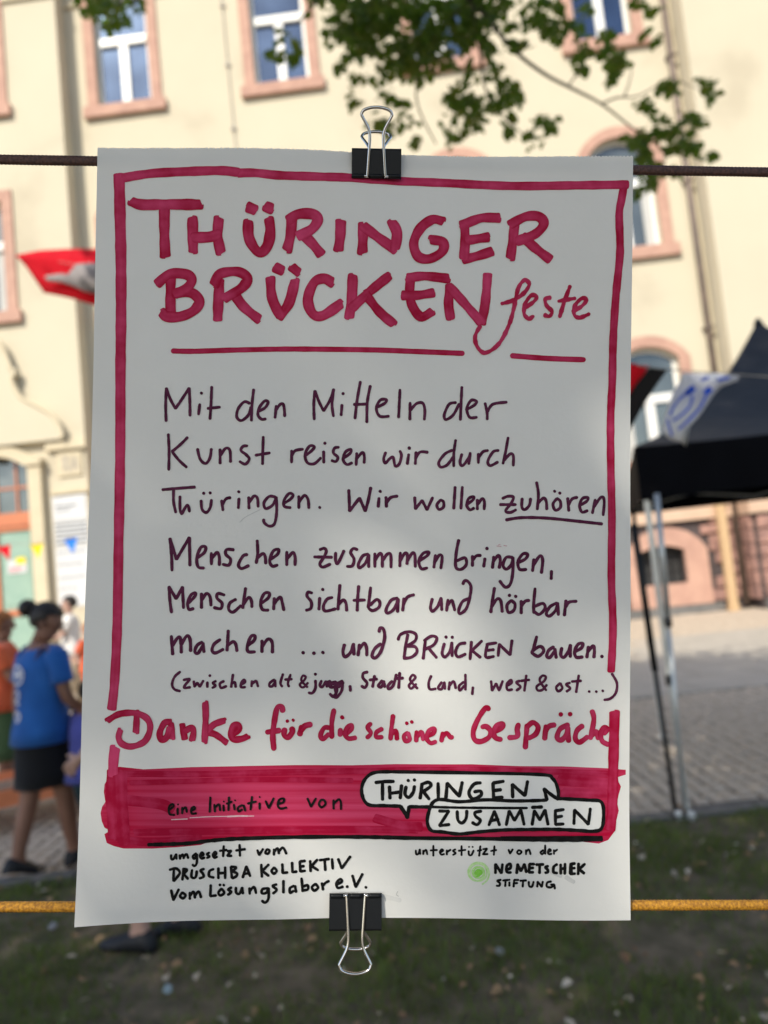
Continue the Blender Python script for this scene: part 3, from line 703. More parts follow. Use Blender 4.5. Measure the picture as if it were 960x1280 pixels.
    # eyes and mouth
    for s_ in (1,-1):
        b_ = MB(); c = Vector(hd(.056,s_*.019,.086)); b_.tube([c+Vector(hd(.0,0,0))*0, c+(Vector(hd(.066,s_*.019,.086))-c)*.6], [.0075,.004], 8); b_.build('eye', M['eye'], e, True)
        b_ = MB(); a = Vector(hd(.0,s_*.046,.078)); b2 = Vector(hd(-.004,s_*.056,.082)); b_.tube([a,b2],[.016,.013],10); b_.build('ear', M[skin], e, True)
    # hair: a cap over the back and top of the skull
    hb = MB(); n1, n2 = 16, 10; rings = []
    for j in range(n2+1):
        ph = math.pi*.5 - (math.pi*.5+.75+hairlen)*j/n2; rg = []
        for k in range(n1):
            th_ = 2*math.pi*k/n1; front = max(0, math.cos(th_)); 
            pz = math.sin(ph)*.064; lim = .012 if front > .35 else -10
            x = math.cos(th_)*max(math.cos(ph),.0)*.066-.008; y = math.sin(th_)*max(math.cos(ph),.0)*.058
            if front > .25 and pz < .02: pz = .02; x = min(x, .052)
            if ph < 0: kk = max(.55, math.cos(ph)); x = math.cos(th_)*.066*kk-.008 if front <= .25 else math.cos(th_)*.050; y = math.sin(th_)*.058*kk
            rg.append(Vector(hd(x, y, .098+pz)))
        rings.append(rg)
    hb.loft(rings); ho = hb.build('hair', M[hair], e, True)
    if bun:
        b_ = MB(); c = Vector(hd(-.088,0,.115)); rr_ = []
        for j in range(7):
            a = math.pi*j/6; rr_.append([c+Vector((math.cos(a)*-.036, math.sin(a)*.034*math.cos(2*math.pi*k/12), math.sin(a)*.036*math.sin(2*math.pi*k/12))) for k in range(12)])
        b_.loft(rr_); b_.build('bun', M[hair], ho, True)
        b_ = MB(); c2 = Vector(hd(-.066,0,.108)); b_.tube([c2+Vector((.004,0,0)), c2-Vector((.010,0,0))], .019, 12); b_.build('hair_tie', M['grey_flag'], ho, True)
    # garments
    def ring(c, rx, ry, n=20, a=0, wob=0, k_=0):
        return [Vector((c[0]+math.cos(2*math.pi*i/n)*rx*math.cos(a)*(1+wob*math.sin(i*2.3+k_)), c[1]+math.sin(2*math.pi*i/n)*ry*(1+wob*math.sin(i*1.7+k_)), c[2]-math.cos(2*math.pi*i/n)*rx*math.sin(a))) for i in range(n)]
    if top:
        b_ = MB(); b_.loft([ring(sp(.475),.104*W,.121*W,wob=.02,k_=1), ring(sp(.53),.099*W,.117*W,wob=.015), ring(sp(.60),.083*W,.100*W,wob=.02,k_=2), ring(sp(.67),.085*W,.102*W,wob=.015), ring(sp(.74),.086*W,.113*W), ring(sp(.785),.074*W,.118*W), ring(sp(.815),.054*W,.092*W), ring(sp(.838),.038,.048)])
        to = b_.build('shirt', M[top], e, True)
        for k in 'LR':
            s0, e0, w0 = (Vector(J[q+k]) for q in ('sh','el','wr')); P = [s0+Vector((0,-.02*(1 if k=='L' else -1),.008)), s0, s0.lerp(e0,.5)]
            rad = [.040,.043,.040]
            if sleeve > .6: P += [e0, e0.lerp(w0,.5), e0.lerp(w0,.92)]; rad += [.034,.029,.025]
            else: P += [s0.lerp(e0,.62)]; rad += [.041]
            b_ = MB(); b_.tube(P, rad, 14); b_.build('sleeve', M[top], to, True)
    if bottom:
        if split:
            b_ = MB(); b_.loft([ring((0,0,.585),.078*W,.096*W), ring((0,0,.53),.092*W,.108*W), ring((0,0,.475),.088*W,.108*W)])
            bo = b_.build('trousers', M[bottom], e, True)
            for s_, k in ((1,'L'),(-1,'R')):
                kx, kz = J['knee'+k]; ax, az = J['ank'+k]; P = [Vector((0,s_*.05*W,.50)), Vector((kx*.5,s_*.052*W,(.50+kz)/2)), Vector((kx,s_*.052,kz))]; rad = [.060*W,.056*W,.048*W]
                if hem < .2: P += [Vector(((kx+ax)/2,s_*.05,(kz+az)/2)), Vector((ax,s_*.048,az+.01))]; rad += [.044*W,.036]
                b_ = MB(); b_.tube(P, rad, 14); b_.build('trouser_leg', M[bottom], bo, True)
        else:
            mx = (J['kneeL'][0]+J['kneeR'][0])/2; sx = abs(J['kneeL'][0]-J['kneeR'][0])/2
            b_ = MB(); rg = []
            for j in range(7):
                t = j/6; z = .59+(hem-.59)*t; rg.append(ring((mx*t*.8,0,z),(.076+.014*min(1,t*2)+sx*t*.5)*W*(1+(flare-1)*t),(.092+.010*min(1,t*2))*W*(1+(flare-1)*t),24,wob=.035*t,k_=j*.2))
            b_.loft(rg); b_.build('skirt' , M[bottom], e, True)
    for s_, k in ((1,'L'),(-1,'R')):
        ax, az = J['ank'+k]; fa = J['fa'+k]; y = s_*.05; d = Vector((math.cos(fa),0,math.sin(fa))); up = Vector((-d.z,0,d.x)); base = Vector((ax,y,az))-up*.024
        rg = []
        for t, wy, hz in ((-.045,.012,.012),(-.035,.022,.028),(-.01,.024,.036),(.03,.024,.028),(.07,.028,.019),(.10,.026,.015),(.122,.014,.009)):
            c = base+d*t+up*(hz-.018)*.5
            rg.append([c+Vector((0,1,0))*math.cos(2*math.pi*i/12)*wy+up*max(math.sin(2*math.pi*i/12)*hz*.7,-.012) for i in range(12)])
        rg = [[base+(q_-base)*1.0+up*max(0,(q_-base).dot(up))*.6+Vector((0,(q_.y-y)*.18,0)) for q_ in r9] for r9 in rg]
        b_ = MB(); b_.loft(rg); b_.build('shoe', M[shoe], e, True)
    return e, J
# woman in blue
wp = onground(64,1086)
woman, J = person('person', (wp.x,wp.y,.0), R(52), 1.62, 'woman in a blue printed jersey and black skirt with a hair bun, walking', 'skin', hipL=-.17, kneeL=.12, hipR=.20, kneeR=.08, shL=-.25, elL=.25, shR=.12, elR=.75, lean=.06, headpitch=.28, headyaw=-.85,
    top='blue', bottom='black_cloth', hem=.315, flare=.96, bun=True, width=1.04)
bp = MB()
def on_back(y, z): # a point of the jersey's back surface (local person frame)
    W = 1.04; rx = .088*W; ry = .112*W; x = -math.sqrt(max(0.02,1-(y/ry)**2))*rx + math.sin(.06)*(z-.53); return Vector((x-.0035, y, z))
def back_stroke(pl, w_):
    P = smooth_pts([(y,z,0) for y,z in pl],4)
    for i in range(len(P)-1):
        a, b = Vector(P[i][:2]), Vector(P[i+1][:2]); d = (b-a)
        if d.length < 1e-6: continue
        d.normalize(); n_ = Vector((-d.y,d.x))*w_/2; e_ = d*w_*.3
        q = [a-e_-n_, b+e_-n_, b+e_+n_, a-e_+n_]; bp.add([on_back(p.x,p.y) for p in q], [(0,1,2,3)])
back_stroke([(.035*math.cos(a*.5236),.735+.035*math.sin(a*.5236)) for a in range(13)], .008)
back_stroke([(-.015,.72),(-.015,.75),(0,.735),(.015,.75),(.015,.72)], .009); back_stroke([(-.02,.735),(.02,.735)], .009)
bp.build('back_emblem', M['white_flag'], woman); bp = MB()
back_stroke([(.012,.67),(-.008,.675),(-.012,.655),(.012,.64),(-.012,.628)], .008)
bp.build('back_print', M['white_flag'], woman); bp = MB()
back_stroke([(.018,.59),(0,.60),(-.018,.585),(0,.565),(.018,.58)], .009); back_stroke([(.03,.545),(-.03,.54)], .006)
bp.build('back_print', M['white_flag'], woman)
# child in violet beside her
cp_ = onground(121,1086)
person('person', (cp_.x,cp_.y,0), R(60), 1.12, 'child in a violet shirt and dark shorts beside the woman, cut by the poster edge', 'skin', hipL=.2,kneeL=.1,hipR=-.12,kneeR=.1, shL=.9, elL=.5, shR=-.15, elR=.3, lean=.1,
    top='violet', bottom='teal', hem=.3, split=True, width=1.15)
# person behind the poster: only the feet show under its lower edge
fp = onground(203,1177)
person('person', (fp.x,fp.y,0), R(165), 1.66, 'bare legged person in black sandals standing on the lawn behind the poster', 'skin_pale', hipL=.10,kneeL=.05,hipR=-.06,kneeR=.06, shL=.1, elL=.8, shR=.1, elR=.9,
    top='pinkish', bottom='black_cloth', hem=.36, hair='hair')
# far off, sunlit, in front of the notices
q = atY(89,800,11.2)
person('person', (q.x,q.y,0), R(200), 1.70, 'far sunlit person in a white top and cream trousers before the notices', 'skin_pale', hipL=.15,kneeL=.1,hipR=-.1,kneeR=.1, shL=.5, elL=1.1, shR=.4, elR=1.2,
    top='white_cloth', bottom='cream_cloth', hem=.1, split=True)
q = atY(110,800,10.2)
person('person', (q.x,q.y,0), R(170), 1.30, 'far sunlit child in orange clothes close to the poster edge', 'skin_pale', shL=.5, elL=1.0, shR=.3, elR=1.0,
    top='orange_cloth', bottom='orange_cloth', hem=.1, split=True, hair='hair_auburn')
q = atY(3,860,6.4)
person('person', (q.x,q.y,0), R(20), 1.58, 'auburn haired person in an orange top and green skirt at the left edge', 'skin', shL=.2, elL=.6, shR=.3, elR=.9, lean=.05,
    top='orange_cloth', bottom='green_cloth', hem=.22, flare=1.2, hair='hair_auburn', hairlen=.25, width=1.05)

# ================================================================== the tree overhead
tree = empty('broadleaf_tree', (-2.9,-2.4,0)); TL = tree.location.copy()
tag(tree, 'broadleaf tree spreading over the lawn, its leafy twigs hanging above the poster', 'tree')
tr = MB(); tr.tube(smooth_pts([(0,0,-.05,.32),(0.03,.02,.4,.25),(.08,0,1.5,.22),(.15,.05,3.0,.20),(.35,.2,4.4,.17),(.6,.4,6.2,.12),(.8,.3,8.5,.06)],4) and [Vector(p[:3]) for p in smooth_pts([(0,0,-.05,.32),(0.03,.02,.4,.25),(.08,0,1.5,.22),(.15,.05,3.0,.20),(.35,.2,4.4,.17),(.6,.4,6.2,.12),(.8,.3,8.5,.06)],4)],
    [p[3] for p in smooth_pts([(0,0,-.05,.32),(0.03,.02,.4,.25),(.08,0,1.5,.22),(.15,.05,3.0,.20),(.35,.2,4.4,.17),(.6,.4,6.2,.12),(.8,.3,8.5,.06)],4)], 14)
tr.build('trunk', M['bark'], tree, True)
def branch(pts, r0, r1, mt='bark', n=8, name='branch'):
    P = smooth_pts([tuple(p) for p in pts],4); b_ = MB(); b_.tube([Vector(p)-TL for p in P], [r0+(r1-r0)*i/(len(P)-1) for i in range(len(P))], n); return b_.build(name, M[mt], tree, True)
S1 = Vector((-2.55,-2.2,4.4)); 
limb_main = [S1, Vector((-1.6,-.6,5.4)), Vector((-.4,1.4,5.6)), atY(560,-90,3.6), atY(590,0,3.9)]
branch(limb_main, .10, .03)
branch([Vector((-1.6,-.6,5.4)), Vector((-1.8,1.2,5.5)), atY(180,-70,3.9), atY(135,-8,4.1)], .05, .008)
branch([atY(560,-90,3.6), atY(470,-10,3.9), atY(455,70,4.1)], .025, .006)
branch([atY(560,-90,3.6), atY(430,-30,3.9), atY(372,30,4.1)], .02, .005)
branch([atY(590,0,3.9), atY(640,60,4.0), atY(680,92,4.05), atY(718,112,4.1), atY(752,130,4.15), atY(790,160,4.2)], .013, .006, 'twig', name='twig')
branch([atY(752,130,4.15), atY(772,122,4.15), atY(800,119,4.2), atY(838,95,4.2)], .007, .003, 'twig', name='twig')
branch([atY(710,108,4.1), atY(724,88,4.1), atY(735,70,4.1)], .006, .003, 'twig', name='twig')
branch([atY(780,121,4.15), atY(786,105,4.15), atY(790,88,4.15)], .005, .003, 'twig', name='twig')
branch([atY(590,0,3.9), atY(600,60,4.0), atY(610,120,4.05), atY(655,170,4.1)], .012, .004, 'twig', name='twig')
branch([atY(590,0,3.9), atY(540,50,4.0), atY(520,120,4.1), atY(545,180,4.1)], .010, .004, 'twig', name='twig')
branch([atY(790,160,4.2), atY(830,190,4.2), atY(822,235,4.2)], .006, .003, 'twig', name='twig')
branch([atY(838,95,4.2), atY(870,110,4.2), atY(893,112,4.2)], .003, .002, 'twig', name='twig')
for a in range(9):
    an = a*.7+.3; h = 4.2+a*.35; p0 = Vector((-2.6+.05*a,-2.2+.03*a,h)); L_ = 3.4-.12*a
    p3 = p0+Vector((math.cos(an)*L_, math.sin(an)*L_-.8, 1.3)); qq = proj(p3)
    branch([p0, p0.lerp(p3,.4)+Vector((0,0,.4)), p3], .07-.004*a, .02)
# crown above and behind the camera
rr = random.Random(21); cv, cf_ = [], []; cnt = 0; CC = Vector((-1.9,-2.4,6.9))
def inview(p, mg=45):
    q = proj(p); return q is not None and -mg < q[0] < 960+mg and -mg < q[1] < 1280+mg
rc = random.Random(77); clumps = []
while len(clumps) < 260:
    p = Vector((rc.uniform(-1,1),rc.uniform(-1,1),rc.uniform(-1,1)))
    if .45 < p.length < 1: clumps.append(CC+Vector((p.x*5.6,p.y*4.6,p.z*3.0)))
while cnt < 90000:
    c = rc.choice(clumps); p = c+Vector((rc.gauss(0,.42),rc.gauss(0,.42),rc.gauss(0,.3))); cnt += 1
    if inview(p) or p.z < 3.3: continue
    g_ = p - to_sun*((p.y-.4)/to_sun.y)
    if -.5 < g_.x < .4 and g_.z < 1.75 and rc.random() < .80*min(1,(1.75-g_.z)/.28): continue  # crown thinned along the sun rays to brighten the sheet's lower part
    s = rc.uniform(.05,.085); a = Vector((rc.gauss(0,1),rc.gauss(0,1),rc.gauss(0,.5))).normalized(); b2 = a.cross(Vector((rc.gauss(0,1),rc.gauss(0,1),rc.gauss(0,1)))).normalized(); b0 = len(cv)
    p = p-TL; cv += [p-a*s, p+b2*s*.7, p+a*s, p-b2*s*.7]; cf_ += [(b0,b0+1,b0+2,b0+3)]
o = mesh_obj('crown', cv, cf_, M['leaf'], tree); tag(o, kind='stuff')
# the hanging sprays seen at the top of the picture: (x, y, rx, ry, leaves per spray, pale share)
sprays = [(128,8,52,22,95,.1),(135,26,14,12,10,.5),(355,52,22,20,36,.2),(375,62,10,12,9,.1),(420,10,34,28,90,.1),(470,20,46,42,230,.1),(450,92,30,22,30,.3),(540,14,46,30,170,.1),(520,75,38,36,110,.2),
 (445,125,14,18,12,.3),(500,125,34,34,46,.25),(555,60,34,32,90,.2),(600,20,42,34,150,.1),(570,100,24,26,50,.2),(590,140,46,30,95,.15),(560,178,40,14,22,.2),(630,112,30,26,60,.1),(665,158,30,26,44,.1),(655,20,36,24,75,.1),(700,14,34,22,60,.1),
 (740,58,26,22,44,.1),(725,82,14,10,10,.1),(775,80,26,18,38,.1),(765,100,16,12,14,.1),(815,8,22,14,22,.1),(815,48,16,10,12,.1),(832,112,20,14,26,.1),(808,140,26,16,26,.2),(845,165,36,26,80,.15),(870,185,22,16,34,.1),(805,168,22,14,24,.2),
 (815,205,22,20,40,.1),(806,238,12,16,18,.1),(840,212,14,10,14,.1),(890,115,13,18,20,.1),(880,100,9,8,6,.1),(795,185,12,12,12,.2),(640,60,24,18,20,.2),(500,60,60,30,90,.15),(440,40,40,30,60,.1),(480,165,26,16,14,.3),(820,180,26,20,40,.15),(812,222,18,16,26,.1),(700,40,26,16,30,.15),(610,75,20,20,26,.2)]
def leafobj(nm, mt, L, W_, curl):
    v, f = leaf_shape(L, W_, curl); st = [(-.35*L,-.0006,.01),(-.35*L,.0006,.01),(0,.0006,0),(0,-.0006,0)]; n0 = len(v)
    me = bpy.data.meshes.new(nm); me.from_pydata(v+st, [], f+[(n0,n0+1,n0+2,n0+3)]); me.update(); me.materials.append(M[mt]); return me
lm = [leafobj('leaf','leaf',.062,.050,.25), leafobj('leaf','leaf',.054,.046,-.2), leafobj('leaf','leaf_pale',.056,.046,.3)]
lv = []
for (x,y,rx,ry,n_,pale) in sprays:
    sub = [(rr.gauss(0,.5),rr.gauss(0,.5)) for _ in range(max(2,n_//9))]
    for k in range(int(n_*(1.5 if n_ > 40 else 1.3))):
        sx, sy = rr.choice(sub); gx, gy = sx+rr.gauss(0,.20), sy+rr.gauss(0,.22)
        L2 = math.hypot(gx,gy)
        if L2 > 1: gx, gy = gx/L2, gy/L2
        X, Y_ = x+gx*rx*1.05, y+gy*ry; D = 3.75+rr.random()*.75
        p = atY(X,Y_,D)
        rot = Matrix.Rotation(rr.uniform(0,6.283),4,'Z') @ Matrix.Rotation(rr.gauss(.55,.45),4,'Y') @ Matrix.Rotation(rr.gauss(0,.5),4,'X')
        lv.append((p, rot, 2 if rr.random() < pale+.12 else rr.randrange(2), rr.uniform(.7,1.15)))
lv.sort(key=lambda t: (t[0]-CAM).length)
inv = [t for t in lv if inview(t[0],0)]; oth = [t for t in lv if not inview(t[0],0)]
for p, rot, k, s in inv[:290]:
    o = bpy.data.objects.new('leaf', lm[k]); COL.objects.link(o); o.parent = tree; o.matrix_local = Matrix.Translation(p-TL) @ rot @ Matrix.Scale(s,4)
fb = {0:MB(),2:MB()}
for p, rot, k, s in inv[290:]+oth:
    me = lm[k]; Mx = Matrix.Translation(p-TL) @ rot @ Matrix.Scale(s,4)
    fb[2 if k==2 else 0].add([Mx@v.co for v in me.vertices], [tuple(q.vertices) for q in me.polygons])
o = fb[0].build('foliage', M['leaf'], tree); tag(o, kind='stuff')
o = fb[2].build('pale_foliage', M['leaf_pale'], tree); tag(o, kind='stuff')
# ================================================================== the poster
TLc, TRc, BRc, BLc = [Vector(v) for v in ((-.1367,.3892,1.8468),(.1585,.3989,1.8156),(.1104,.4187,1.3987),(-.1848,.4090,1.4298))]
ex = ((TRc-TLc)+(BRc-BLc)).normalized(); dn = ((BLc-TLc)+(BRc-TRc)); ez = -(dn-ex*dn.dot(ex)).normalized(); ey = ez.cross(ex)
PO = (TLc+TRc+BRc+BLc)/4
poster = empty('paper_poster'); PM = Matrix.Identity(4)
for i in range(3): PM[i][0], PM[i][1], PM[i][2], PM[i][3] = ex[i], ey[i], ez[i], PO[i]
poster.matrix_world = PM; PMi = PM.inverted()
tag(poster, 'white paper poster with handwritten red and plum German lettering, clipped between two cords', 'poster')
def pl(x, y):                     # a point measured on the sheet -> sheet coordinates (m)
    d = ray(x, y); t = (PO-CAM).dot(ey)/d.dot(ey); q = PMi @ (CAM+d*t); return q.x, q.z
def warp(x, z):                   # slight waves of the hanging sheet
    return .0010*math.exp(-((x-.012)**2+(z-.2)**2)/.0006)+.0009*math.exp(-((x+.01)**2+(z+.2)**2)/.0005)+.0005*math.exp(-((z-.06-x*.5)/.004)**2)*math.exp(-((x-.08)/.05)**2)+.0004*math.exp(-((z+.13+x*.8)/.004)**2)*math.exp(-((x+.09)/.04)**2)-.0022*max(0,(x+z*.6-.2)/.08)**2-.0020*max(0,(-x-z*.6-.2)/.08)**2+.0011*((x+.02)/.15)**2-.0015*((z-.05)/.21)**2 + .0011*math.sin(x*23+.6)*math.sin(z*9+.8)+.0007*math.sin(x*41+z*30)+.0016*math.exp(-((z-.21)/.03)**2)*math.sin(x*20)+.0012*math.exp(-((z+.21)/.04)**2)*math.cos(x*19)
cor = [pl(122,185.5),pl(790,197),pl(787,1148.5),pl(97,1154)]
NX, NZ = 300, 72
pv = []; rp = random.Random(5)
for j in range(NZ+1):
    t = j/NZ
    for i in range(NX+1):
        s = i/NX
        x = (cor[0][0]*(1-s)+cor[1][0]*s)*(1-t)+(cor[3][0]*(1-s)+cor[2][0]*s)*t
        z = (cor[0][1]*(1-s)+cor[1][1]*s)*(1-t)+(cor[3][1]*(1-s)+cor[2][1]*s)*t
        if j == 0: z += (.00035 if i % 2 else -.00025)+rp.uniform(-.0002,.0002)
        if j == NZ: z += .0022*math.sin(math.pi*s)
        if i == 0: x += .0006*math.sin(z*14)
        pv.append((x, warp(x,z), z))
pf = [(j*(NX+1)+i,(j+1)*(NX+1)+i,(j+1)*(NX+1)+i+1,j*(NX+1)+i+1) for j in range(NZ) for i in range(NX)]
M['poster_paper'] = mat('poster_paper', (.80,.80,.775), (.775,.775,.75), .78, 30, .035, 420, spec=.25, contrast=(.3,.7), detail=8)
def _paper():
    n = M['poster_paper'].node_tree; b = n.nodes['Principled BSDF']; o = n.nodes['Material Output']
    tr = n.nodes.new('ShaderNodeBsdfTranslucent'); tr.inputs[0].default_value = (.80,.77,.70,1)
    mx = n.nodes.new('ShaderNodeMixShader'); mx.inputs[0].default_value = .12
    n.links.new(b.outputs[0], mx.inputs[1]); n.links.new(tr.outputs[0], mx.inputs[2]); n.links.new(mx.outputs[0], o.inputs[0])
_paper()
sheet = mesh_obj('sheet', pv, pf, M['poster_paper'], poster, True)

def inkmat(name, dark, light, scale=900, stretch=(1,1,1), rough=.6, lo=.35, hi=.7, tr=.15):
    Mt = bpy.data.materials.new(name); Mt.use_nodes = True; n = Mt.node_tree; b = n.nodes['Principled BSDF']
    b.inputs['Roughness'].default_value = rough; b.inputs['Specular IOR Level'].default_value = .10
    tc = n.nodes.new('ShaderNodeTexCoord'); mp = n.nodes.new('ShaderNodeMapping'); mp.inputs['Scale'].default_value = stretch
    n.links.new(tc.outputs['Object'], mp.inputs[0])
    no = n.nodes.new('ShaderNodeTexNoise'); no.inputs['Scale'].default_value = scale; no.inputs['Detail'].default_value = 3; n.links.new(mp.outputs[0], no.inputs['Vector'])
    at_ = n.nodes.new('ShaderNodeAttribute'); at_.attribute_name = 'ink'
    mr = n.nodes.new('ShaderNodeMapRange'); mr.inputs[1].default_value = lo; mr.inputs[2].default_value = hi; mr.inputs[3].default_value = -.18; mr.inputs[4].default_value = .18
    n.links.new(no.outputs['Fac'], mr.inputs[0])
    ad = n.nodes.new('ShaderNodeMath'); ad.operation = 'ADD'; ad.use_clamp = True; n.links.new(at_.outputs['Fac'], ad.inputs[0]); n.links.new(mr.outputs[0], ad.inputs[1])
    mx = n.nodes.new('ShaderNodeMix'); mx.data_type = 'RGBA'; mx.inputs[6].default_value = (*dark,1); mx.inputs[7].default_value = (*light,1)
    n.links.new(ad.outputs[0], mx.inputs[0]); n.links.new(mx.outputs[2], b.inputs['Base Color'])
    return Mt
RED_D, RED_L = (.36,.003,.034), (.62,.060,.165)
M['ink_red'] = inkmat('red_marker_ink', RED_D, RED_L, 110)
M['ink_red'].node_tree.nodes['Map Range'].inputs[3].default_value = -.26; M['ink_red'].node_tree.nodes['Map Range'].inputs[4].default_value = .26; M['ink_red'].node_tree.nodes['Noise Texture'].inputs['Detail'].default_value = 6
M['ink_plum'] = inkmat('plum_marker_ink', (.060,.007,.030), (.15,.035,.085), 300)
M['ink_black'] = inkmat('black_marker_ink', (.006,.006,.006), (.03,.03,.03), 300)
M['ink_green'] = inkmat('green_pencil', (.22,.60,.07), (.62,.80,.46), 700)
M['ink_smudge'] = inkmat('grey_smudge', (.50,.50,.49), (.68,.68,.66), 200)
M['ink_pinkdot'] = inkmat('pink_trace', (.55,.30,.33), (.66,.45,.48), 200)
M['bubble'] = mat('bubble_paper', (.80,.80,.775), (.77,.77,.75), .7, 30)
inkrnd = random.Random(9); stroke_no = [0]
WK = lambda W: 1.10 if W < 7 else 1.13
def ribbon(acc, pts, W, level, light=0, endlight=0, edge=.0, taper=(1,1), ext=.30, vary=.06):
    """one marker stroke: pts in photo pixels, W its width in pixels -> strip of quads on the sheet"""
    W = W*WK(W)
    P = smooth_pts(pts, 7) if len(pts) > 2 else [tuple(pts[0][k]+(pts[1][k]-pts[0][k])*t/8 for k in (0,1)) for t in range(9)]
    if len(P) < 2: P = [pts[0], (pts[0][0]+.3, pts[0][1]+.3)]
    P = [P[0]]+[p for a, p in zip(P, P[1:]) if math.hypot(p[0]-a[0],p[1]-a[1]) > .05]
    d0 = Vector(P[0])-Vector(P[min(1,len(P)-1)]); d1 = Vector(P[-1])-Vector(P[-2]) if len(P) > 1 else Vector((1,0))
    if len(P) < 2: return
    d0.normalize(); d1.normalize()
    P = [tuple(Vector(P[0])+d0*W*ext)]+P+[tuple(Vector(P[-1])+d1*W*ext)]
    cum = [0]
    for a, b in zip(P, P[1:]): cum.append(cum[-1]+math.hypot(b[0]-a[0],b[1]-a[1]))
    Lt = cum[-1]; r_ = min(W*(.5 if W < 7.6 else .26), Lt/2); sk = inkrnd.uniform(-.45,.45) if W > 7.6 else 0; el_ = endlight*inkrnd.choice((.2,.6,1.3)); pw = 2 if W < 7.6 else 3
    ss = sorted(set([r_*(1-math.cos(k*math.pi/10)) for k in range(6)]+[Lt-r_*(1-math.cos(k*math.pi/10)) for k in range(6)]+[c for c in cum if r_ < c < Lt-r_]))
    ph = inkrnd.uniform(0,6.3); base = stroke_no[0] % 9; stroke_no[0] += 1; K = 5; b0 = len(acc[0]); j = 0; n_s = 0
    for s in ss:
        while j < len(cum)-2 and cum[j+1] < s: j += 1
        t = (s-cum[j])/max(1e-9, cum[j+1]-cum[j]); x = P[j][0]+(P[j+1][0]-P[j][0])*t; y = P[j][1]+(P[j+1][1]-P[j][1])*t
        i0, i1 = max(0,j-1), min(len(P)-1,j+2); tx, ty = P[i1][0]-P[i0][0], P[i1][1]-P[i0][1]; l = math.hypot(tx,ty) or 1
        nx, ny = -ty/l, tx/l; e = min(s, Lt-s); capk = max(0,1-((r_-e)/r_)**pw)**(1/pw) if e < r_ else 1
        u = s/Lt; wk = W/2*capk*(1+vary*math.sin(s/W*1.7+ph)+vary*.6*math.sin(s/W*4.1+ph*2))*(taper[0]*(1-u)+taper[1]*u if taper != (1,1) else 1)
        for k in range(K):
            q = -1+2*k/(K-1); sh_ = sk*q*W*.3*(1 if s > Lt/2 else -1)*max(0,1-e/(W*.9)); X, Z = pl(x+nx*wk*q+tx/l*sh_, y+ny*wk*q+ty/l*sh_)
            lay = level*1e-4+base*8e-6+n_s*1.2e-6
            acc[0].append((X, warp(X,Z)-lay, Z))
            acc[2].append(max(0,min(1, light + el_*u**2 + (.10*math.sin(q*5+ph*3+s/W*.25) if W > 7 else 0) + .10*math.sin(s/W*.9+ph) + edge*(.6-abs(q)**3))))
        n_s += 1
    for i in range(n_s-1):
        for k in range(K-1): a = b0+i*K+k; acc[1].append((a,a+1,a+K+1,a+K))
def ink_obj(name, acc, material, parent=None, label=None):
    o = mesh_obj(name, acc[0], acc[1], material, parent or poster)
    at_ = o.data.attributes.new('ink', 'FLOAT', 'POINT'); at_.data.foreach_set('value', acc[2])
    if label: o['label'] = label
    return o
def parse(reg, txt):
    """strokes separated by ';', '!' after a point marks a sharp corner; coordinates of an enlarged view (x0, y0, scale)"""
    out = []
    for st in txt.split(';'):
        cur = []
        for tok in st.split():
            c = tok.endswith('!'); a, b = tok.rstrip('!').split(','); p = (reg[0]+float(a)/reg[2], reg[1]+float(b)/reg[2]); cur.append(p)
            if c and len(cur) > 1: out.append(cur); cur = [p]
        if cur: out.append(cur)
    return out
def word(text, reg, W, material, txt, level=2.5, light=.35, endlight=0, edge=0, dots='', dotw=None, label=None, vary=.06, ext=.3):
    acc = ([],[],[])
    for st in parse(reg, txt):
        if len(st) > 1: ribbon(acc, st, W/reg[2], level, light+inkrnd.uniform(-.08,.12), endlight, edge, vary=vary, ext=ext)
    for tok in dots.split():
        a, b = map(float, tok.split(',')); x, y = reg[0]+a/reg[2], reg[1]+b/reg[2]; dw = (dotw or W)/reg[2]
        ribbon(acc, [(x-dw*.12,y-dw*.12),(x+dw*.12,y+dw*.12)], dw, level, light*.5, ext=.38)
    return ink_obj('handwritten_word', acc, material, None, label or f'the handwritten word {text}')
TA_ = (120,180,2.8235); TB_ = (440,180,2.6667); RD, PLM, BK = M['ink_red'], M['ink_plum'], M['ink_black']
# frame
def frame_line(pts, W, label=None, light=.45, level=1.5, taper=(1,1), endlight=0):
    acc = ([],[],[]); ribbon(acc, pts, W, level, light, endlight, .25, taper, vary=.035); return ink_obj('marker_border', acc, RD)
frame_line([(149.5,221),(150.5,260),(152,330),(152,400),(151,460),(150,560),(148,680),(147,780),(144,850),(140.5,884)], 11.5, taper=(1.1,.9))
frame_line([(157,223),(175,220),(200,217.5),(250,216),(280,216),(297,218)], 10)
frame_line([(300,219),(320,219),(350,222),(400,223),(440,223),(500,225),(560,227),(640,231),(720,232),(782,232.5)], 9.5)
frame_line([(779,232),(776,250),(773,268),(774,300),(774,322),(770,367),(767,420),(766,476),(764,522),(764,585),(765,647),(764,720),(766,785),(764,838)], 8.6, level=2, light=.3)
frame_line([(216.5,439.6),(244,440),(297,438),(368,436.2),(460,437),(515,439),(579,441.5)], 6, light=.2)
frame_line([(640,444),(684,447.3),(731,449)], 6.2, light=.2)
frame_line([(144,936),(142.5,948),(141.5,966)], 11.5, light=.75)
frame_line([(768.5,892),(768,920),(767,960),(766,1000),(763,1035)], 11.5, light=.12, level=3.2)
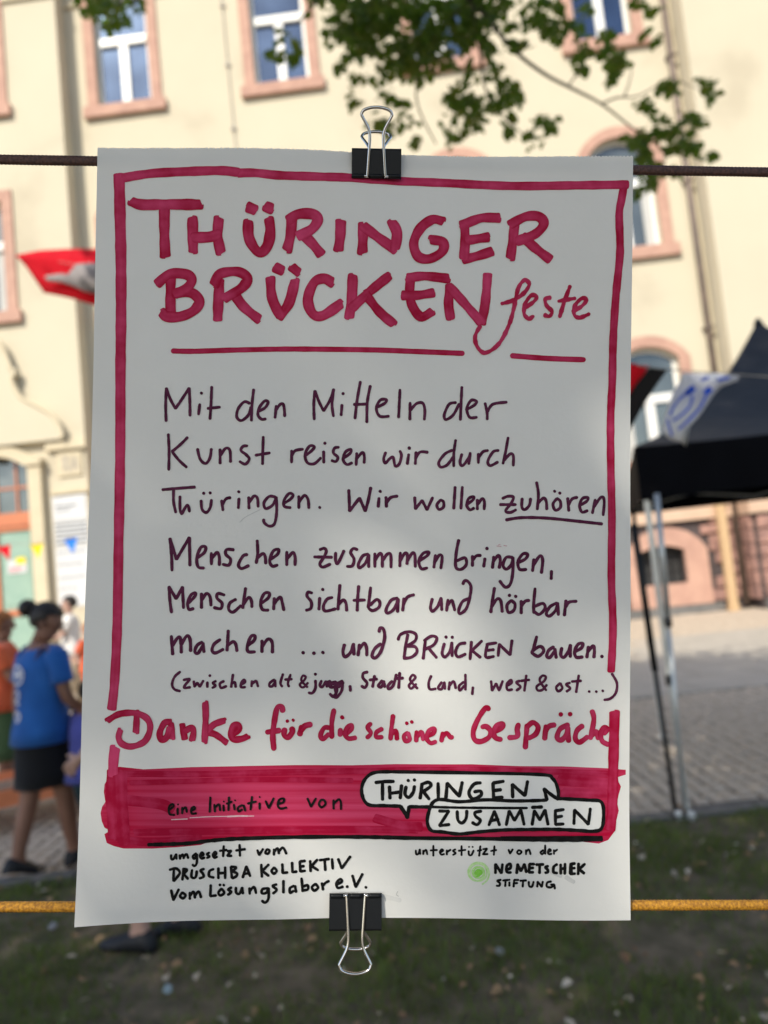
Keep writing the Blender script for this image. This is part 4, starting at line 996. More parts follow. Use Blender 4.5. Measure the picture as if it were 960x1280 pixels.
# title
word('THÜRINGER', TA_, 33, RD, """130,207 165,217 250,216 366,217;243,225 243,320 246,394;342,268 343,330 344,378;434,270 430,325 440,380;348,332 400,330 430,322;
541,228 560,236;603,226 618,232;538,280 540,330 560,370 583,384 606,360 616,312 612,272;
692,268 688,320 676,372;684,270 715,252 765,252 783,272 762,304 718,326;728,320 762,352 792,388;864,280 862,330 856,372;
943,292 942,340 940,380;946,294 1000,334 1052,370;1046,278 1062,315 1056,368""", light=.22, edge=.35, endlight=.35, level=2.5)
word('GER', TB_, 29, RD, """300,254 268,250 228,280 206,330 220,374 258,382 300,358 304,326 266,318;376,268 378,320 374,376;368,268 430,244 488,243;388,318 452,308;376,382 422,370 464,356;
543,268 537,320 530,374;532,264 580,240 622,240 640,265 612,298 556,320;572,308 612,345 658,381""", light=.22, edge=.35, endlight=.35, label='the last letters GER of the red title word')
word('BRÜCKEN', TA_, 32, RD, """266,475 265,540 266,608;222,494 262,462 318,462 340,482 322,512 285,530;285,530 338,528 366,556 348,590 300,612 252,612 238,600;
437,486 433,560 431,618;420,496 440,460 500,452 534,474 516,508 456,546;486,526 520,574 572,617;636,438 655,447;695,438 712,452;616,478 622,545 650,606!;650,606 682,560 702,486;
830,488 804,476 770,490 748,548 764,598 800,606 862,566;906,470 903,540 894,608""", light=.18, edge=.35, endlight=.4)
word('KEN', TB_, 28, RD, """122,442 60,492 2,545;44,500 90,558 136,598;195,450 192,500 202,542 230,576 264,560;188,447 240,440 318,447;172,505 220,504 268,496;
326,475 322,530 328,578;328,478 372,526 430,592;434,594 446,520 453,436""", light=.15, edge=.35, endlight=.35, label='the last letters KEN of the red title word')
word('feste', TB_, 12.5, RD, """500,530 540,518 575,494 592,466 577,451 556,478 542,540 525,600 490,665 445,695 418,675 411,640 428,606;572,547 604,526 617,508 600,502 580,528 575,562 590,580 606,572;
663,510 646,515 650,536 668,556 660,572 643,568;728,472 710,522 694,574;690,522 745,513;737,556 766,540 782,520 768,513 746,535 742,565 760,577 792,565""", light=.3, vary=.14)
# body text
a1, a2, a3, a4 = (200,470,5.3333), (380,470,3.6923), (200,535,3.6923), (440,535,4.3636)
word('Mit', a1, 18.5, PLM, "47,85 42,200 45,303;47,85 75,160 108,220!;108,220 150,160 200,85!;200,85 204,180 205,268;270,192 262,260;349,76 345,180 338,290;322,220 404,211", dots='281,118')
word('den', a1, 18.5, PLM, "600,185 565,175 525,220 515,275 545,300 590,265 610,210;626,92 615,200 612,300;652,240 700,215 722,178 700,168 665,212 655,260 678,290 706,288;776,200 768,280;770,235 800,192 822,190 830,230 832,270")
word('Mitteln', a2, 12.8, PLM, "50,68 45,130 47,200;50,68 70,120 90,160!;90,160 120,110 137,60!;137,60 129,130 136,185;175,132 171,180;260,25 245,110 235,195;306,44 292,120 290,212;230,130 288,128;332,145 372,125 380,108 352,110 334,148 350,184 392,184;443,62 440,130 437,190;490,122 489,200;490,158 520,126 548,124 558,155 556,200", dots='180,80')
word('der', a2, 12.8, PLM, "702,122 670,130 648,178 656,200 690,178 716,128;729,50 725,130 722,202;748,156 785,135 797,117 772,112 752,150 765,190 798,190;836,125 845,165 846,200;847,165 872,130 936,120")
word('Kunst', a3, 12.8, PLM, "41,30 44,110 42,194;130,45 100,75 58,110!;58,110 90,150 125,182;176,98 188,145 213,165 233,140 240,98;280,100 280,165;281,130 305,96 325,105 328,158;405,84 386,86 376,105 400,125 414,145 396,168 370,156;478,42 476,110 475,168;443,127 508,116")
word('reisen', a3, 12.8, PLM, "608,105 608,160;608,130 625,105 660,98;668,130 700,105 712,86 690,84 670,122 680,160 712,165 742,138;755,108 756,160;825,88 806,92 800,114 820,134 812,154 792,150;846,140 878,115 880,98 856,110 845,145 862,168 886,160;908,115 905,170;908,140 934,112 943,130 942,160", dots='761,70')
word('wir', a4, 15, PLM, "184,132 173,165 182,190 207,165 225,160 236,205 258,195 270,150 262,124;310,142 302,195;350,130 346,195;347,165 372,130 414,131", dots='313,108', dotw=17)
word('durch', a4, 15, PLM, "548,120 508,140 475,185 485,212 520,200 552,158;566,65 556,140 556,208;600,142 590,185 604,205 636,165 646,135!;646,135 638,196;690,140 690,190;690,165 714,130 742,122;800,122 770,130 742,180 755,205 796,185;852,52 838,130 824,194;832,175 862,142 880,150 880,205")
a5, r3, a6 = (195,600,3.6923), (190,460,3.2), (500,595,3.5556)
word('Thüringen', a5, 12.8, PLM, "30,45 100,39 182,33;82,45 82,100 92,150;112,76 112,135 120,158;120,156 146,116 156,146;210,95 214,135 234,150 252,128 258,92;305,95 311,140;308,115 325,88 346,82;385,86 382,130;430,80 431,132;432,105 454,75 470,85 473,124;553,80 525,76 500,105 508,132 540,116 557,80;557,80 558,150 548,202 524,213 502,198 498,182;588,110 620,90 634,70 615,63 592,95 594,122 622,128;660,75 660,130;660,105 685,72 702,90 706,130", dots='222,62 252,60 384,55 756,127')
word('Wir', r3, 12, PLM, "787,488 789,530 790,572!;790,572 830,520!;830,520 853,572!;853,572 865,530 875,478;908,520 905,555;936,516 938,555;937,540 955,518 982,512", dots='913,493')
word('wollen', a6, 12.5, PLM, "66,94 69,146!;69,146 99,108!;99,108 121,150!;121,150 146,95;181,106 165,128 174,148 194,138 194,114 181,106;246,48 240,145;278,48 272,145;300,125 325,106 328,92 306,100 298,130 312,150 330,142;345,105 345,148;346,126 367,100 376,115 375,148")
word('zuhören', a6, 12.5, PLM, "456,100 480,90 504,94 495,120 470,154 490,162 516,150;445,127 515,127;543,100 542,138 555,149 575,130 580,100;607,28 615,80 610,148;612,122 638,98 650,115 652,148;697,100 680,125 690,152 712,140 712,112 697,100;745,98 750,155;748,130 765,102 788,95;800,130 830,112 835,96 811,100 798,130 808,160 833,154;868,105 855,165;860,140 893,95 908,108 903,174", dots='687,68 710,76')
word('underline', a6, 13, PLM, "472,195 540,185 650,187 780,200 898,213;932,195 931,240", label='plum underline below zuhören')
r5, r6, a7, a8 = (190,660,3.2), (480,660,3.2), (380,670,4.8), (380,720,4.3636)
word('Menschen', r5, 12, PLM, "72,42 78,110 80,170;72,42 98,125!;98,125 125,80 150,38!;150,38 152,150;180,120 210,98 215,76 196,78 180,118 185,155 208,160;238,100 238,145;238,125 260,98 270,115 270,148;328,87 300,86 296,105 315,125 308,148 284,145;382,106 365,112 347,145 358,162 388,150;422,50 424,100 418,140;422,120 445,102 454,115 456,142;475,125 503,105 507,86 486,92 472,130 482,152 503,148;540,95 540,148;540,125 564,98 573,115 573,148")
word('zusammen', a7, 17.5, PLM, "95,82 122,74 134,92 118,130 96,165 112,186 158,168;62,125 168,127;190,100 190,148 204,163 240,88;320,82 296,75 280,100 300,138 290,178 258,182;385,108 352,120 326,170 336,190 370,160 388,112!;388,112 388,186;425,105 425,185;428,145 453,106 468,120 470,185;471,150 498,110 520,112 522,188;578,100 575,182;578,148 604,105 620,112 618,168;621,150 648,105 665,112 668,185;690,150 738,120 750,98 716,104 690,150 704,196 740,192;790,115 780,190;785,160 812,116 830,126 822,195")
word('bringen', r6, 12, PLM, "300,48 290,100 288,155 308,166 330,147 325,120 292,132;355,112 355,152;355,130 370,112 388,110;405,122 400,155;440,115 435,160;438,135 458,110 466,128 462,160;515,118 490,118 477,148 490,165 510,147 517,118!;517,118 516,180 506,225 486,237 464,212;533,140 565,125 575,106 556,104 537,135 543,165 570,166;600,125 595,172;598,150 623,112 635,128 630,180;670,172 669,204", dots='413,82')
word('Menschen', r5, 12, PLM, "68,235 72,290 78,338;68,235 97,283!;97,283 122,236!;122,236 126,320;146,300 170,275 173,260 156,268 143,300 148,325 166,322;198,262 198,320;198,290 218,262 232,275 236,310;290,268 265,262 260,280 280,300 275,322 248,318;336,285 312,300 307,325 325,336 356,310;375,240 363,320;366,305 387,278 398,290 400,316;438,300 465,280 470,260 450,262 435,295 442,325 466,328;490,280 487,325;490,302 513,276 522,300 528,328", label='the handwritten word Menschen in the lower of its two lines')
word('sichtbar', a8, 16, PLM, "45,92 22,88 18,110 40,140 38,175 12,186;86,118 82,182;155,116 126,126 106,165 118,190 172,178;196,48 190,120 185,182;190,155 213,130 228,145 233,188;298,54 292,130 290,188;270,132 332,130;363,62 355,130 350,172;352,175 375,188 408,170 413,142 395,128 360,158;510,120 475,132 448,180 455,202 490,180 514,125!;514,125 510,195;545,122 538,188;540,160 563,116 600,102", dots='103,73')
word('und', a8, 16, PLM, "700,125 690,172 702,192 730,165 748,120!;748,120 752,186;786,130 778,190;780,165 806,134 815,155 823,188;898,125 866,140 845,185 852,206 885,180 905,120 912,60 895,30 876,28 868,45")
word('hörbar', r6, 12, PLM, "443,240 435,290 428,338;432,315 453,285 468,292 474,336;510,290 493,310 499,338 520,330 525,305 510,290;550,292 550,342;550,315 565,294 582,290;605,242 600,300 600,340;602,335 622,346 645,322 636,302 604,314;692,300 665,315 650,343 664,352 688,328 695,300!;695,300 698,348;728,290 722,350;725,320 740,297 770,293", dots='503,270 528,274')
word('machen', r5, 12.5, PLM, "78,432 84,505;83,470 104,438 115,445 118,498;118,465 139,432 152,445 155,492;200,456 180,470 172,494 185,500 203,470!;203,460 208,496;273,446 248,465 240,490 254,500 285,485;305,410 303,450 300,490;302,470 324,455 335,465 340,492;383,470 408,450 412,431 396,434 382,470 385,494 412,495;440,450 440,496;440,475 463,445 480,455 482,498")
word('dots', r5, 13, PLM, "", dots='605,498 648,500 684,497', label='three handwritten dots before und')
word('und', r5, 12.5, PLM, "770,465 764,495 773,514 795,495 806,462!;806,462 808,505;830,465 824,508;827,485 848,460 858,478 859,508;915,462 892,480 880,508 893,518 915,492 930,440 926,405 912,400 908,414", label='the handwritten word und before BRÜCKEN')
word('BRÜCKEN', r6, 11.5, PLM, "95,425 86,470 80,516;56,446 66,425 100,414 127,425 124,450 92,470;92,472 124,474 131,495 110,515 78,520;165,450 156,522;160,450 190,432 211,440 198,467 163,484;178,480 210,518;241,462 232,500 244,515 264,492 271,458!;271,458 272,512;326,460 300,466 286,495 296,515 326,504;350,455 344,525;392,452 352,490!;352,490 386,518;414,466 407,515 440,514;410,466 450,460;411,490 440,487;462,465 457,512;462,466 505,508!;505,508 513,450", dots='248,436 273,437', label='the plum handwritten word BRÜCKEN')
word('bauen', r6, 12.5, PLM, "612,435 600,480 592,500;592,500 618,514 640,492 626,474 598,490;680,476 660,490 652,513 665,518 684,492!;684,484 690,520;712,480 708,508 720,518 738,495 746,468!;746,468 746,516;765,495 790,480 795,462 776,466 763,495 770,517 795,516;818,475 812,518;815,497 836,472 842,488 840,518", dots='872,514')
a9 = (200,830,3.2)
word('(zwischen', a9, 10, PLM, "82,30 60,50 50,80 60,100 82,107;95,63 120,60 104,80 98,94 122,92;136,68 139,90!;139,90 150,74!;150,74 160,90!;160,90 174,66;190,72 190,92;224,68 212,75 222,86 210,95;256,68 240,78 245,95 266,88;292,42 285,92;286,80 299,72 303,92;325,82 340,72 335,63 325,76 325,92 341,92;368,68 366,90;368,80 384,68 392,90", dots='200,46', label='the handwritten opening bracket and word zwischen')
word('alt', a9, 10, PLM, "458,62 440,75 438,88 450,88 460,72!;460,64 462,90;492,40 482,75 489,90;522,42 512,75 516,90;500,62 528,60")
word('&', a9, 9, PLM, "590,92 566,65 572,46 583,52 574,68 560,80 566,92 578,90 592,74", label='the handwritten ampersand after alt')
word('jung', a9, 11, PLM, "622,65 622,95 610,115 595,114;646,66 640,84 650,90 664,68;668,68 668,90;669,78 680,68 684,90;704,70 684,75 680,90 698,90 709,72!;709,72 707,108 694,130 680,118;730,66 712,76 714,90 730,76!;730,68 727,105 706,132 690,124;676,80 734,74;700,84 730,84;700,90 704,120;760,86 762,106", dots='622,40')
word('Stadt', a9, 11, PLM, "830,30 813,36 812,54 828,74 820,92 806,86;858,45 850,90;838,62 868,58;888,64 873,84 884,90 895,70!;895,66 898,90;928,66 912,84 914,98 932,84 945,40;958,33 954,94;938,57 972,54")
word('&', r6, 9.5, PLM, "133,640 104,606 114,586 125,596 112,612 99,628 108,640 128,622", label='the handwritten ampersand after Stadt')
word('Land', r6, 10, PLM, "188,590 178,616 182,642 206,641;230,615 215,638 230,642 240,618!;240,615 243,642;262,615 258,645;260,630 278,612 286,640;318,615 300,630 303,648 320,630!;325,585 325,646;355,636 352,664")
word('west', r6, 10, PLM, "428,612 432,650!;432,650 448,622!;448,622 460,650!;460,650 475,612;490,632 510,620 508,608 492,624 494,647 513,646;545,612 530,618 546,636 530,650;570,590 562,652;548,612 582,608")
word('&', r6, 9.5, PLM, "650,650 624,612 634,592 648,596 640,614 612,634 616,650 634,648 652,628", label='the handwritten ampersand after west')
word('ost', r6, 10, PLM, "706,622 690,638 698,654 714,642 706,622;745,620 730,627 746,642 731,655;780,590 770,658;752,615 790,612;912,583 932,620 928,660 906,683 882,688", dots='822,655 850,655 876,652')
word('trace', r6, 3, M['ink_pinkdot'], "452,72 470,74;480,70 492,72;458,68 466,66", label='faint pink pen traces above bringen', light=.5)
# Danke line
d1, d2, d3 = (120,870,4.0), (320,870,3.6923), (560,870,4.0)
word('Danke', d1, 29, RD, "62,120 120,88 200,83 258,110 274,160 246,224 180,250 132,236 116,205 124,170;205,78 206,120 203,176;374,128 346,132 322,180 330,214 356,203 370,160!;378,140 383,206;434,142 446,208;448,172 480,156 490,175 484,214;548,34 550,110 545,224;642,122 592,140 560,172!;566,180 602,192 652,229;682,192 714,166 710,144 686,150 676,190 690,214 730,212 758,200", light=.12, edge=.30, endlight=.30, level=2.6)
word('für', d2, 24, RD, "124,70 118,50 98,55 86,110 78,180 83,244;50,166 110,158;133,152 130,178 148,190 167,166 166,147;210,140 202,178;205,165 225,138 254,130", dots='145,115 172,111', dotw=14, light=.1, edge=.25, endlight=.25)
word('die', d2, 21, RD, "338,145 315,146 298,180 310,196 336,174;360,62 350,120 350,190;390,152 388,180;418,170 440,150 440,132 421,145 412,175 428,194 460,190", dots='398,97', dotw=18, light=.1, edge=.25, endlight=.2)
word('schönen', d2, 19, RD, "530,124 515,142 530,168 512,190;582,148 556,164 555,186 582,186;632,86 625,140 620,196;626,172 645,156 650,196;700,166 682,180 690,204 708,195 701,166;740,160 738,204;740,186 762,162 770,198;790,182 818,166 820,147 797,155 786,190 804,212 828,206;860,166 854,204;858,185 878,166 895,186 905,184", dots='695,122 718,116', dotw=15, light=.1, edge=.25, endlight=.25)
word('Gespräche', d3, 24, RD, "205,64 185,60 150,110 125,170 130,212 160,224 200,205 212,175 190,150 168,152;225,180 268,156 270,138 242,145 226,180 236,206 264,215;352,140 345,165 345,200 302,206;395,145 390,200 385,258;396,152 425,132 450,155 438,190 402,210;490,150 483,215;486,182 506,152 535,145;603,145 562,165 546,208 568,220 593,192 600,158!;600,158 604,228;675,150 646,175 638,215 660,232 700,205;722,76 731,120 714,214;716,202 743,180 752,215;780,190 800,168 782,160 765,190 774,228 804,245", dots='565,93 612,92', dotw=20, light=.12, edge=.25, endlight=.25)
# banner: wide marker fill
def fill_poly(name, pts, level, material, lightfn=None, label=None):
    P = [Vector((x,y,0)) for x,y in pts]; tris = tessellate_polygon([P])
    # subdivide by clipping to a fine grid of strips so the fill follows the waves of the sheet
    bm = bmesh.new(); vs = [bm.verts.new((x,y,0)) for x,y in pts]
    for t in tris:
        try: bm.faces.new([vs[i] for i in t])
        except ValueError: pass
    for ax, lo, hi, st in (((1,0,0),120,800,9),((0,1,0),940,1070,6)):
        k = lo
        while k < hi:
            bmesh.ops.bisect_plane(bm, geom=bm.verts[:]+bm.edges[:]+bm.faces[:], plane_co=Vector((k,k,0)), plane_no=Vector(ax)); k += st
    bm.verts.index_update(); acc = ([],[],[])
    for v in bm.verts:
        X, Z = pl(v.co.x, v.co.y); acc[0].append((X, warp(X,Z)-level*1e-4, Z)); acc[2].append(lightfn(v.co.x,v.co.y) if lightfn else 0)
    for f in bm.faces:
        q = [v.index for v in f.verts]; acc[1].append(tuple(q))
    bm.free(); return ink_obj(name, acc, material, None, label)
M['ink_band'] = inkmat('red_marker_fill', (.43,.003,.036), (.62,.07,.17), 60, (.12,1,5.5), lo=.30, hi=.70)
M['ink_band'].node_tree.nodes['Map Range'].inputs[3].default_value = -.30; M['ink_band'].node_tree.nodes['Map Range'].inputs[4].default_value = .34
band = [(137,960),(150,958),(180,961),(240,958),(300,957),(370,956),(440,956),(496,954),(590,954),(650,957),(702,958),(760,961),(783,963),(783,969),(773,972),(774,978),(777,984),(774,994),(772,1004),(774,1014),(770,1029),(768,1040),(760,1050),(748,1054),(702,1048),(627,1046.5),(515,1046),(440,1047),(368,1046),(300,1048),(262,1051),(251,1055),(222,1058),(191,1060),(155,1060),(143,1057),(134,1053),(131,1042),(138,1038),(131,1034),(127.5,1026),(126,1016),(128,1008),(132,1002),(130,990),(131,980),(137,970)]
def bl(x, y):
    v = .30 + .16*math.sin((y-958)*.55)*math.exp(-((x-420)/260)**2)
    v += .38*math.exp(-((y-1010)/16)**2)*(1/(1+math.exp(-(x-175)/14)))*(1/(1+math.exp((x-520)/30)))
    v -= .22*math.exp(-((x-148)/16)**2); v -= .15*math.exp(-((x-768)/9)**2)
    v -= .22*math.exp(-((y-1040)/8)**2)
    return max(0,min(1,v))
fill_poly('marker_fill', band, 1.0, M['ink_band'], bl, 'red marker band behind the speech bubbles')
acc = ([],[],[])
for pts, W, li in (([(141,964),(140,1000),(143,1045)],13,.08),([(152,966),(153,1010),(156,1052)],13,.12),([(150,1048),(190,1052),(250,1047)],9,.03),([(170,1040),(300,1037),(500,1036),(520,1036)],8,.06),([(150,967),(300,966),(450,963),(600,961),(760,968)],7,.12),
                   ([(164,978),(300,974),(440,975)],6,.10),([(700,975),(762,980)],12,.25),([(705,990),(758,992)],10,.35),([(160,1000),(200,1004),(215,1010)],12,.2),([(470,1022),(500,1030),(525,1032)],10,.1)):
    ribbon(acc, pts, W, 1.3, li, .1, .1, vary=.03)
ink_obj('marker_pass', acc, RD)
M['ink_gap'] = inkmat('paper_gap', (.66,.36,.42), (.74,.55,.58), 300)
acc = ([],[],[])
for pts, W in (([(238,1021),(262,1019.5),(285,1019),(318,1018.6)],1.0),([(285,1019.2),(300,1018.6),(310,1018.7)],1.8),([(215,1023.5),(235,1022.5)],1.2)): ribbon(acc, pts, W, 1.7, .6, 0, 0)
ink_obj('paper_gap', acc, M['ink_gap'])
acc = ([],[],[]); ribbon(acc, [(186,1054.8),(210,1054),(237,1052.6),(265,1049),(297,1046.6),(368,1044.8),(460,1045),(515,1045.8),(605,1045.8),(665,1047.5),(715,1048.5),(752,1048.5)], 4.4, 4.2, .1, vary=.1); ribbon(acc, [(625,1044.5),(690,1045),(752,1046)], 3.2, 4.4, .1)
ink_obj('black_rule', acc, BK)
b8 = (440,955,3.0)
def conv(reg, s): return [(reg[0]+float(t.split(',')[0])/reg[2], reg[1]+float(t.split(',')[1])/reg[2]) for t in s.split()]
fill_poly('bubble_fill', conv(b8, "40,100 44,62 60,42 82,31 150,25 400,27 700,37 745,48 765,72 772,128 772,133 930,138 942,190 935,238 900,248 760,240 560,240 470,246 400,253 340,246 298,243 282,215 287,175 292,155 212,154 207,194 182,153 120,151 60,147 44,122"), 2.6, M['bubble'], None, 'two overlapping white speech bubbles')
acc = ([],[],[])
for s in ("150,25 80,30 44,62 37,108 60,148 120,152 182,153!", "182,153 207,197!", "207,197 213,155!", "213,155 288,155", "150,25 400,27 700,37 752,54 771,95 771,130", "771,130 745,112 718,90!", "718,90 729,131!", "729,131 700,133 600,133 500,128 400,135 332,127 302,138 287,172 281,212 296,243 340,248 400,255 470,247 560,240 660,239 760,240 850,246 900,250 934,240 943,190 934,142 880,134 776,127",
          "290,155 400,157 500,158 654,160", "672,158 710,157"):
    ribbon(acc, conv(b8, s.replace('!','')), 4.0 if s[:3] != '290' else 3.0, 4.6, .1, vary=.08)
ribbon(acc, conv(b8, "180,153 196,176 207,195"), 4.4, 4.8, .1)
ink_obj('bubble_outline', acc, BK)
word('THÜRINGEN', b8, 12, BK, "88,66 120,62 156,61;114,66 114,130;140,80 142,125;185,75 180,124;142,106 182,100;202,80 198,108 212,120 228,102 233,78;261,72 254,124;258,72 284,63 294,76 266,98;268,100 288,126;321,66 322,124;350,122 355,66!;355,66 400,115!;400,115 411,62;480,65 455,70 436,100 450,124 480,112 479,96 456,98;526,66 528,122;528,122 562,119;526,66 566,60;528,94 556,91;600,120 598,72!;598,72 646,114!;646,114 656,61", dots='210,57 233,55', dotw=11, level=5.0, light=.1)
word('ZUSAMMEN', b8, 11, BK, "325,170 361,170!;361,170 326,225!;326,225 363,220;392,170 395,203 410,214 425,197 428,168;482,170 459,175 461,189 478,204 466,220 448,212;510,222 531,170!;531,170 550,222;518,205 546,200;575,222 586,170!;586,170 606,205!;606,205 630,166!;630,166 642,221;672,222 681,170!;681,170 701,205!;701,205 721,168!;721,168 732,222;760,170 760,222;760,222 791,221;758,172 792,168;760,196 786,192;830,222 833,170!;833,170 885,224!;885,224 893,166", level=5.0, light=.1)
c5, c6, c7 = (200,980,4.0), (200,1045,3.5556), (505,1040,4.0)
word('eine', c5, 10.5, BK, "45,126 70,108 66,95 49,110 51,144 76,149;92,116 92,147;115,112 115,142;115,126 131,111 138,135;160,128 178,118 172,108 160,120 163,142 185,140", dots='94,97', dotw=8, level=5.0, light=.15)
word('Initiative', c5, 10.5, BK, "255,60 252,134;275,96 278,132;278,112 298,96 304,126;320,100 322,128;348,60 345,125;336,92 362,82;372,96 376,122;415,100 393,111 396,130 413,121!;420,100 429,128;462,58 455,122;441,92 482,82;500,90 500,119;530,80 546,115!;546,115 570,66;590,95 617,86 620,69 599,73 590,100 604,117 634,112", dots='322,82 378,76 500,60', dotw=8, level=5.0, light=.15)
word('von', c5, 10.5, BK, "738,68 756,109!;756,109 780,68;806,75 795,95 808,112 828,96 821,77 806,75;868,76 868,120;868,96 893,73 904,85 905,122", level=5.0, light=.15)
word('umgesetzt', c6, 10.5, BK, "52,80 53,98 64,96 74,76!;74,76 76,98;90,80 92,98;92,90 104,78 108,95;108,88 121,76 128,94;164,72 149,84 155,96 167,76!;167,76 166,114 156,128 147,122;182,86 196,77 189,68 180,82 188,94 201,90;222,68 212,75 222,85 211,92;240,82 253,73 247,64 238,78 245,90 257,86;286,38 283,85;268,60 300,56;302,62 319,59!;319,59 301,82!;301,82 321,82;356,32 358,82;340,58 381,52", level=2.6, light=.05)
word('vom', c6, 10.5, BK, "435,56 443,78!;443,78 460,51;477,53 470,68 482,72 489,58 477,53;508,53 508,78;508,66 524,48 530,72;530,62 548,46 563,73", level=2.6, light=.05)
word('DRUSCHBA', c6, 11.5, BK, "64,142 62,195;45,146 74,140 90,160 64,196;108,142 102,190;104,142 122,146 108,164;110,166 127,186;145,146 142,174 154,182 163,172 166,150;198,141 182,148 192,160 196,175 178,183;241,141 223,150 221,172 242,179;262,136 262,182;292,132 292,182;262,160 292,157;318,130 322,180;318,130 340,133 325,150;325,150 345,160 340,173 323,181;370,178 386,128!;386,128 403,172;376,162 400,158", level=2.6, light=.05)
word('KOLLEKTIV', c6, 11.5, BK, "452,120 455,175;485,120 457,148!;457,148 485,170;509,133 498,148 508,160 520,148 509,133;545,118 547,158!;547,158 568,155;588,112 590,155!;590,155 609,152;622,108 625,152!;625,152 646,149;622,108 646,105;625,130 641,128;668,105 670,152;700,100 674,128!;674,128 703,147;710,103 752,98;732,102 735,148;765,98 768,142;792,98 808,140!;808,140 846,87", level=2.6, light=.05)
word('Vom', c6, 11.5, BK, "52,236 62,280!;62,280 86,232;101,246 92,262 105,272 116,258 101,246;135,246 135,275;135,262 151,243 158,270;158,260 174,241 185,268", level=2.6, light=.05)
word('Lösungslabor', c6, 11.5, BK, "228,212 226,262!;226,262 252,258;276,228 262,245 272,258 288,245 276,228;320,222 305,232 319,242 304,255;340,222 341,244 355,250 368,222!;368,222 371,249;400,224 401,250;401,238 420,220 429,247;483,225 458,229 455,247 474,245 485,225!;485,225 484,270 470,288 455,280;520,208 503,215 520,232 504,248;550,192 550,245;597,215 579,225 580,245 595,237!;601,215 606,243;630,182 635,240;636,236 658,231 656,213 636,219;692,208 676,222 686,238 703,225 692,208;720,205 725,235;722,220 735,205 751,196", dots='269,211 286,212', level=2.6, light=.05)
word('e.V.', c6, 11.5, BK, "785,213 808,200 801,188 785,205 790,227 813,222;855,172 870,224!;870,224 900,165", dots='832,222 915,225', level=2.6, light=.05)
word('unterstützt', c7, 9.5, BK, "58,85 60,104 71,102 78,80!;78,80 80,104;95,85 95,105;96,94 109,83 115,105;145,60 145,112;130,85 164,82;180,93 193,85 187,78 178,92 185,105 199,101;212,82 212,105;213,92 231,80;255,78 243,85 255,97 242,106;285,60 285,108;270,85 305,80;320,85 322,104 334,105 345,82;378,60 372,110;364,84 384,80;391,76 412,73!;412,73 390,102!;390,102 415,100;448,60 445,105;430,85 458,80", dots='322,65 340,65', dotw=8, level=2.6, light=.1)
word('von', c7, 9.5, BK, "518,78 526,98!;526,98 539,76;569,80 560,92 572,100 583,88 569,80;605,80 605,102;605,91 619,78 628,102", level=2.6, light=.1)
word('der', c7, 9.5, BK, "692,82 678,92 685,102 698,90!;701,58 701,101;715,93 729,85 722,78 714,92 720,102 733,100;745,82 745,102;745,91 762,80", level=2.6, light=.1)
word('NEMETSCHEK', c7, 13.5, BK, "453,195 453,150!;453,150 482,194!;482,194 488,150;508,178 528,168 525,148 509,160 510,188 530,191;558,195 563,150!;563,150 579,184!;579,184 597,150!;597,150 606,190;622,150 619,190!;619,190 641,190;622,150 646,150;620,170 641,168;655,153 692,152;673,154 672,195;715,160 702,166 712,178 713,190 700,193;760,152 743,165 742,190 760,195;778,153 778,199;800,150 798,200;778,175 800,172;828,150 825,200;826,200 850,199;828,152 850,150;826,175 849,172;832,156 832,196;868,150 865,203;900,153 870,178!;870,178 896,199", level=2.6, light=.05)
word('STIFTUNG', c7, 10.5, BK, "480,228 462,233 475,245 471,257 458,257;490,231 516,228;503,231 501,260;522,239 522,258;546,228 543,262;546,228 568,228;545,245 562,243;575,232 606,230;590,233 588,262;618,236 620,257 634,260 642,236;660,262 662,236!;662,236 683,262!;683,262 688,236;730,236 711,241 708,260 728,265 745,253!;745,253 748,272;728,252 746,251", dots='522,227', dotw=9, level=2.6, light=.05)
# smudges
acc = ([],[],[]); ribbon(acc, [(706,1094),(712,1098),(716,1100)], 5, 1.2, .6); ribbon(acc, [(688,1088),(700,1093)], 4, 1.25, .8); ink_obj('ink_smudge', acc, M['ink_smudge'])
acc = ([],[],[]); ribbon(acc, [(497,1113),(495.5,1117),(498,1119)], 1.0, 1.2, .2); ribbon(acc, [(478,1119),(492,1122),(500,1124)], 5, 1.15, 1.0); ribbon(acc, [(300,653),(308,646),(326,637)], 1.0, 1.2, .7); ink_obj('ink_smudge', acc, M['ink_smudge'])
# green spiral emblem
acc = ([],[],[]); gx, gy = 597.0, 1089.0
ribbon(acc, [(gx-.6,gy-.5),(gx+.4,gy+.6)], 8.5, 2.2, 0.0); ribbon(acc, [(gx-3,gy+1),(gx,gy-2),(gx+3.5,gy)], 6, 2.0, .15)
sp_ = [(gx-1+(2.8+a*.505)*math.cos(a*.55), gy-.5+(2.8+a*.505)*math.sin(a*.55)) for a in range(0,26)]
ribbon(acc, sp_[:12], 2.8, 1.9, .30, .2); ribbon(acc, sp_[11:], 1.9, 1.9, .70, .25)
ink_obj('green_spiral', acc, M['ink_green'], None, 'green spiral emblem beside NEMETSCHEK')
acc = ([],[],[])
for rr__, wd, li in ((10.8,1.9,.75),(7.2,1.8,.55)):
    ribbon(acc, [(gx+rr__*math.cos(a*.45), gy-1.0+rr__*math.sin(a*.45)) for a in range(15)], wd, 1.6, li)
ink_obj('green_ring', acc, M['ink_green'])

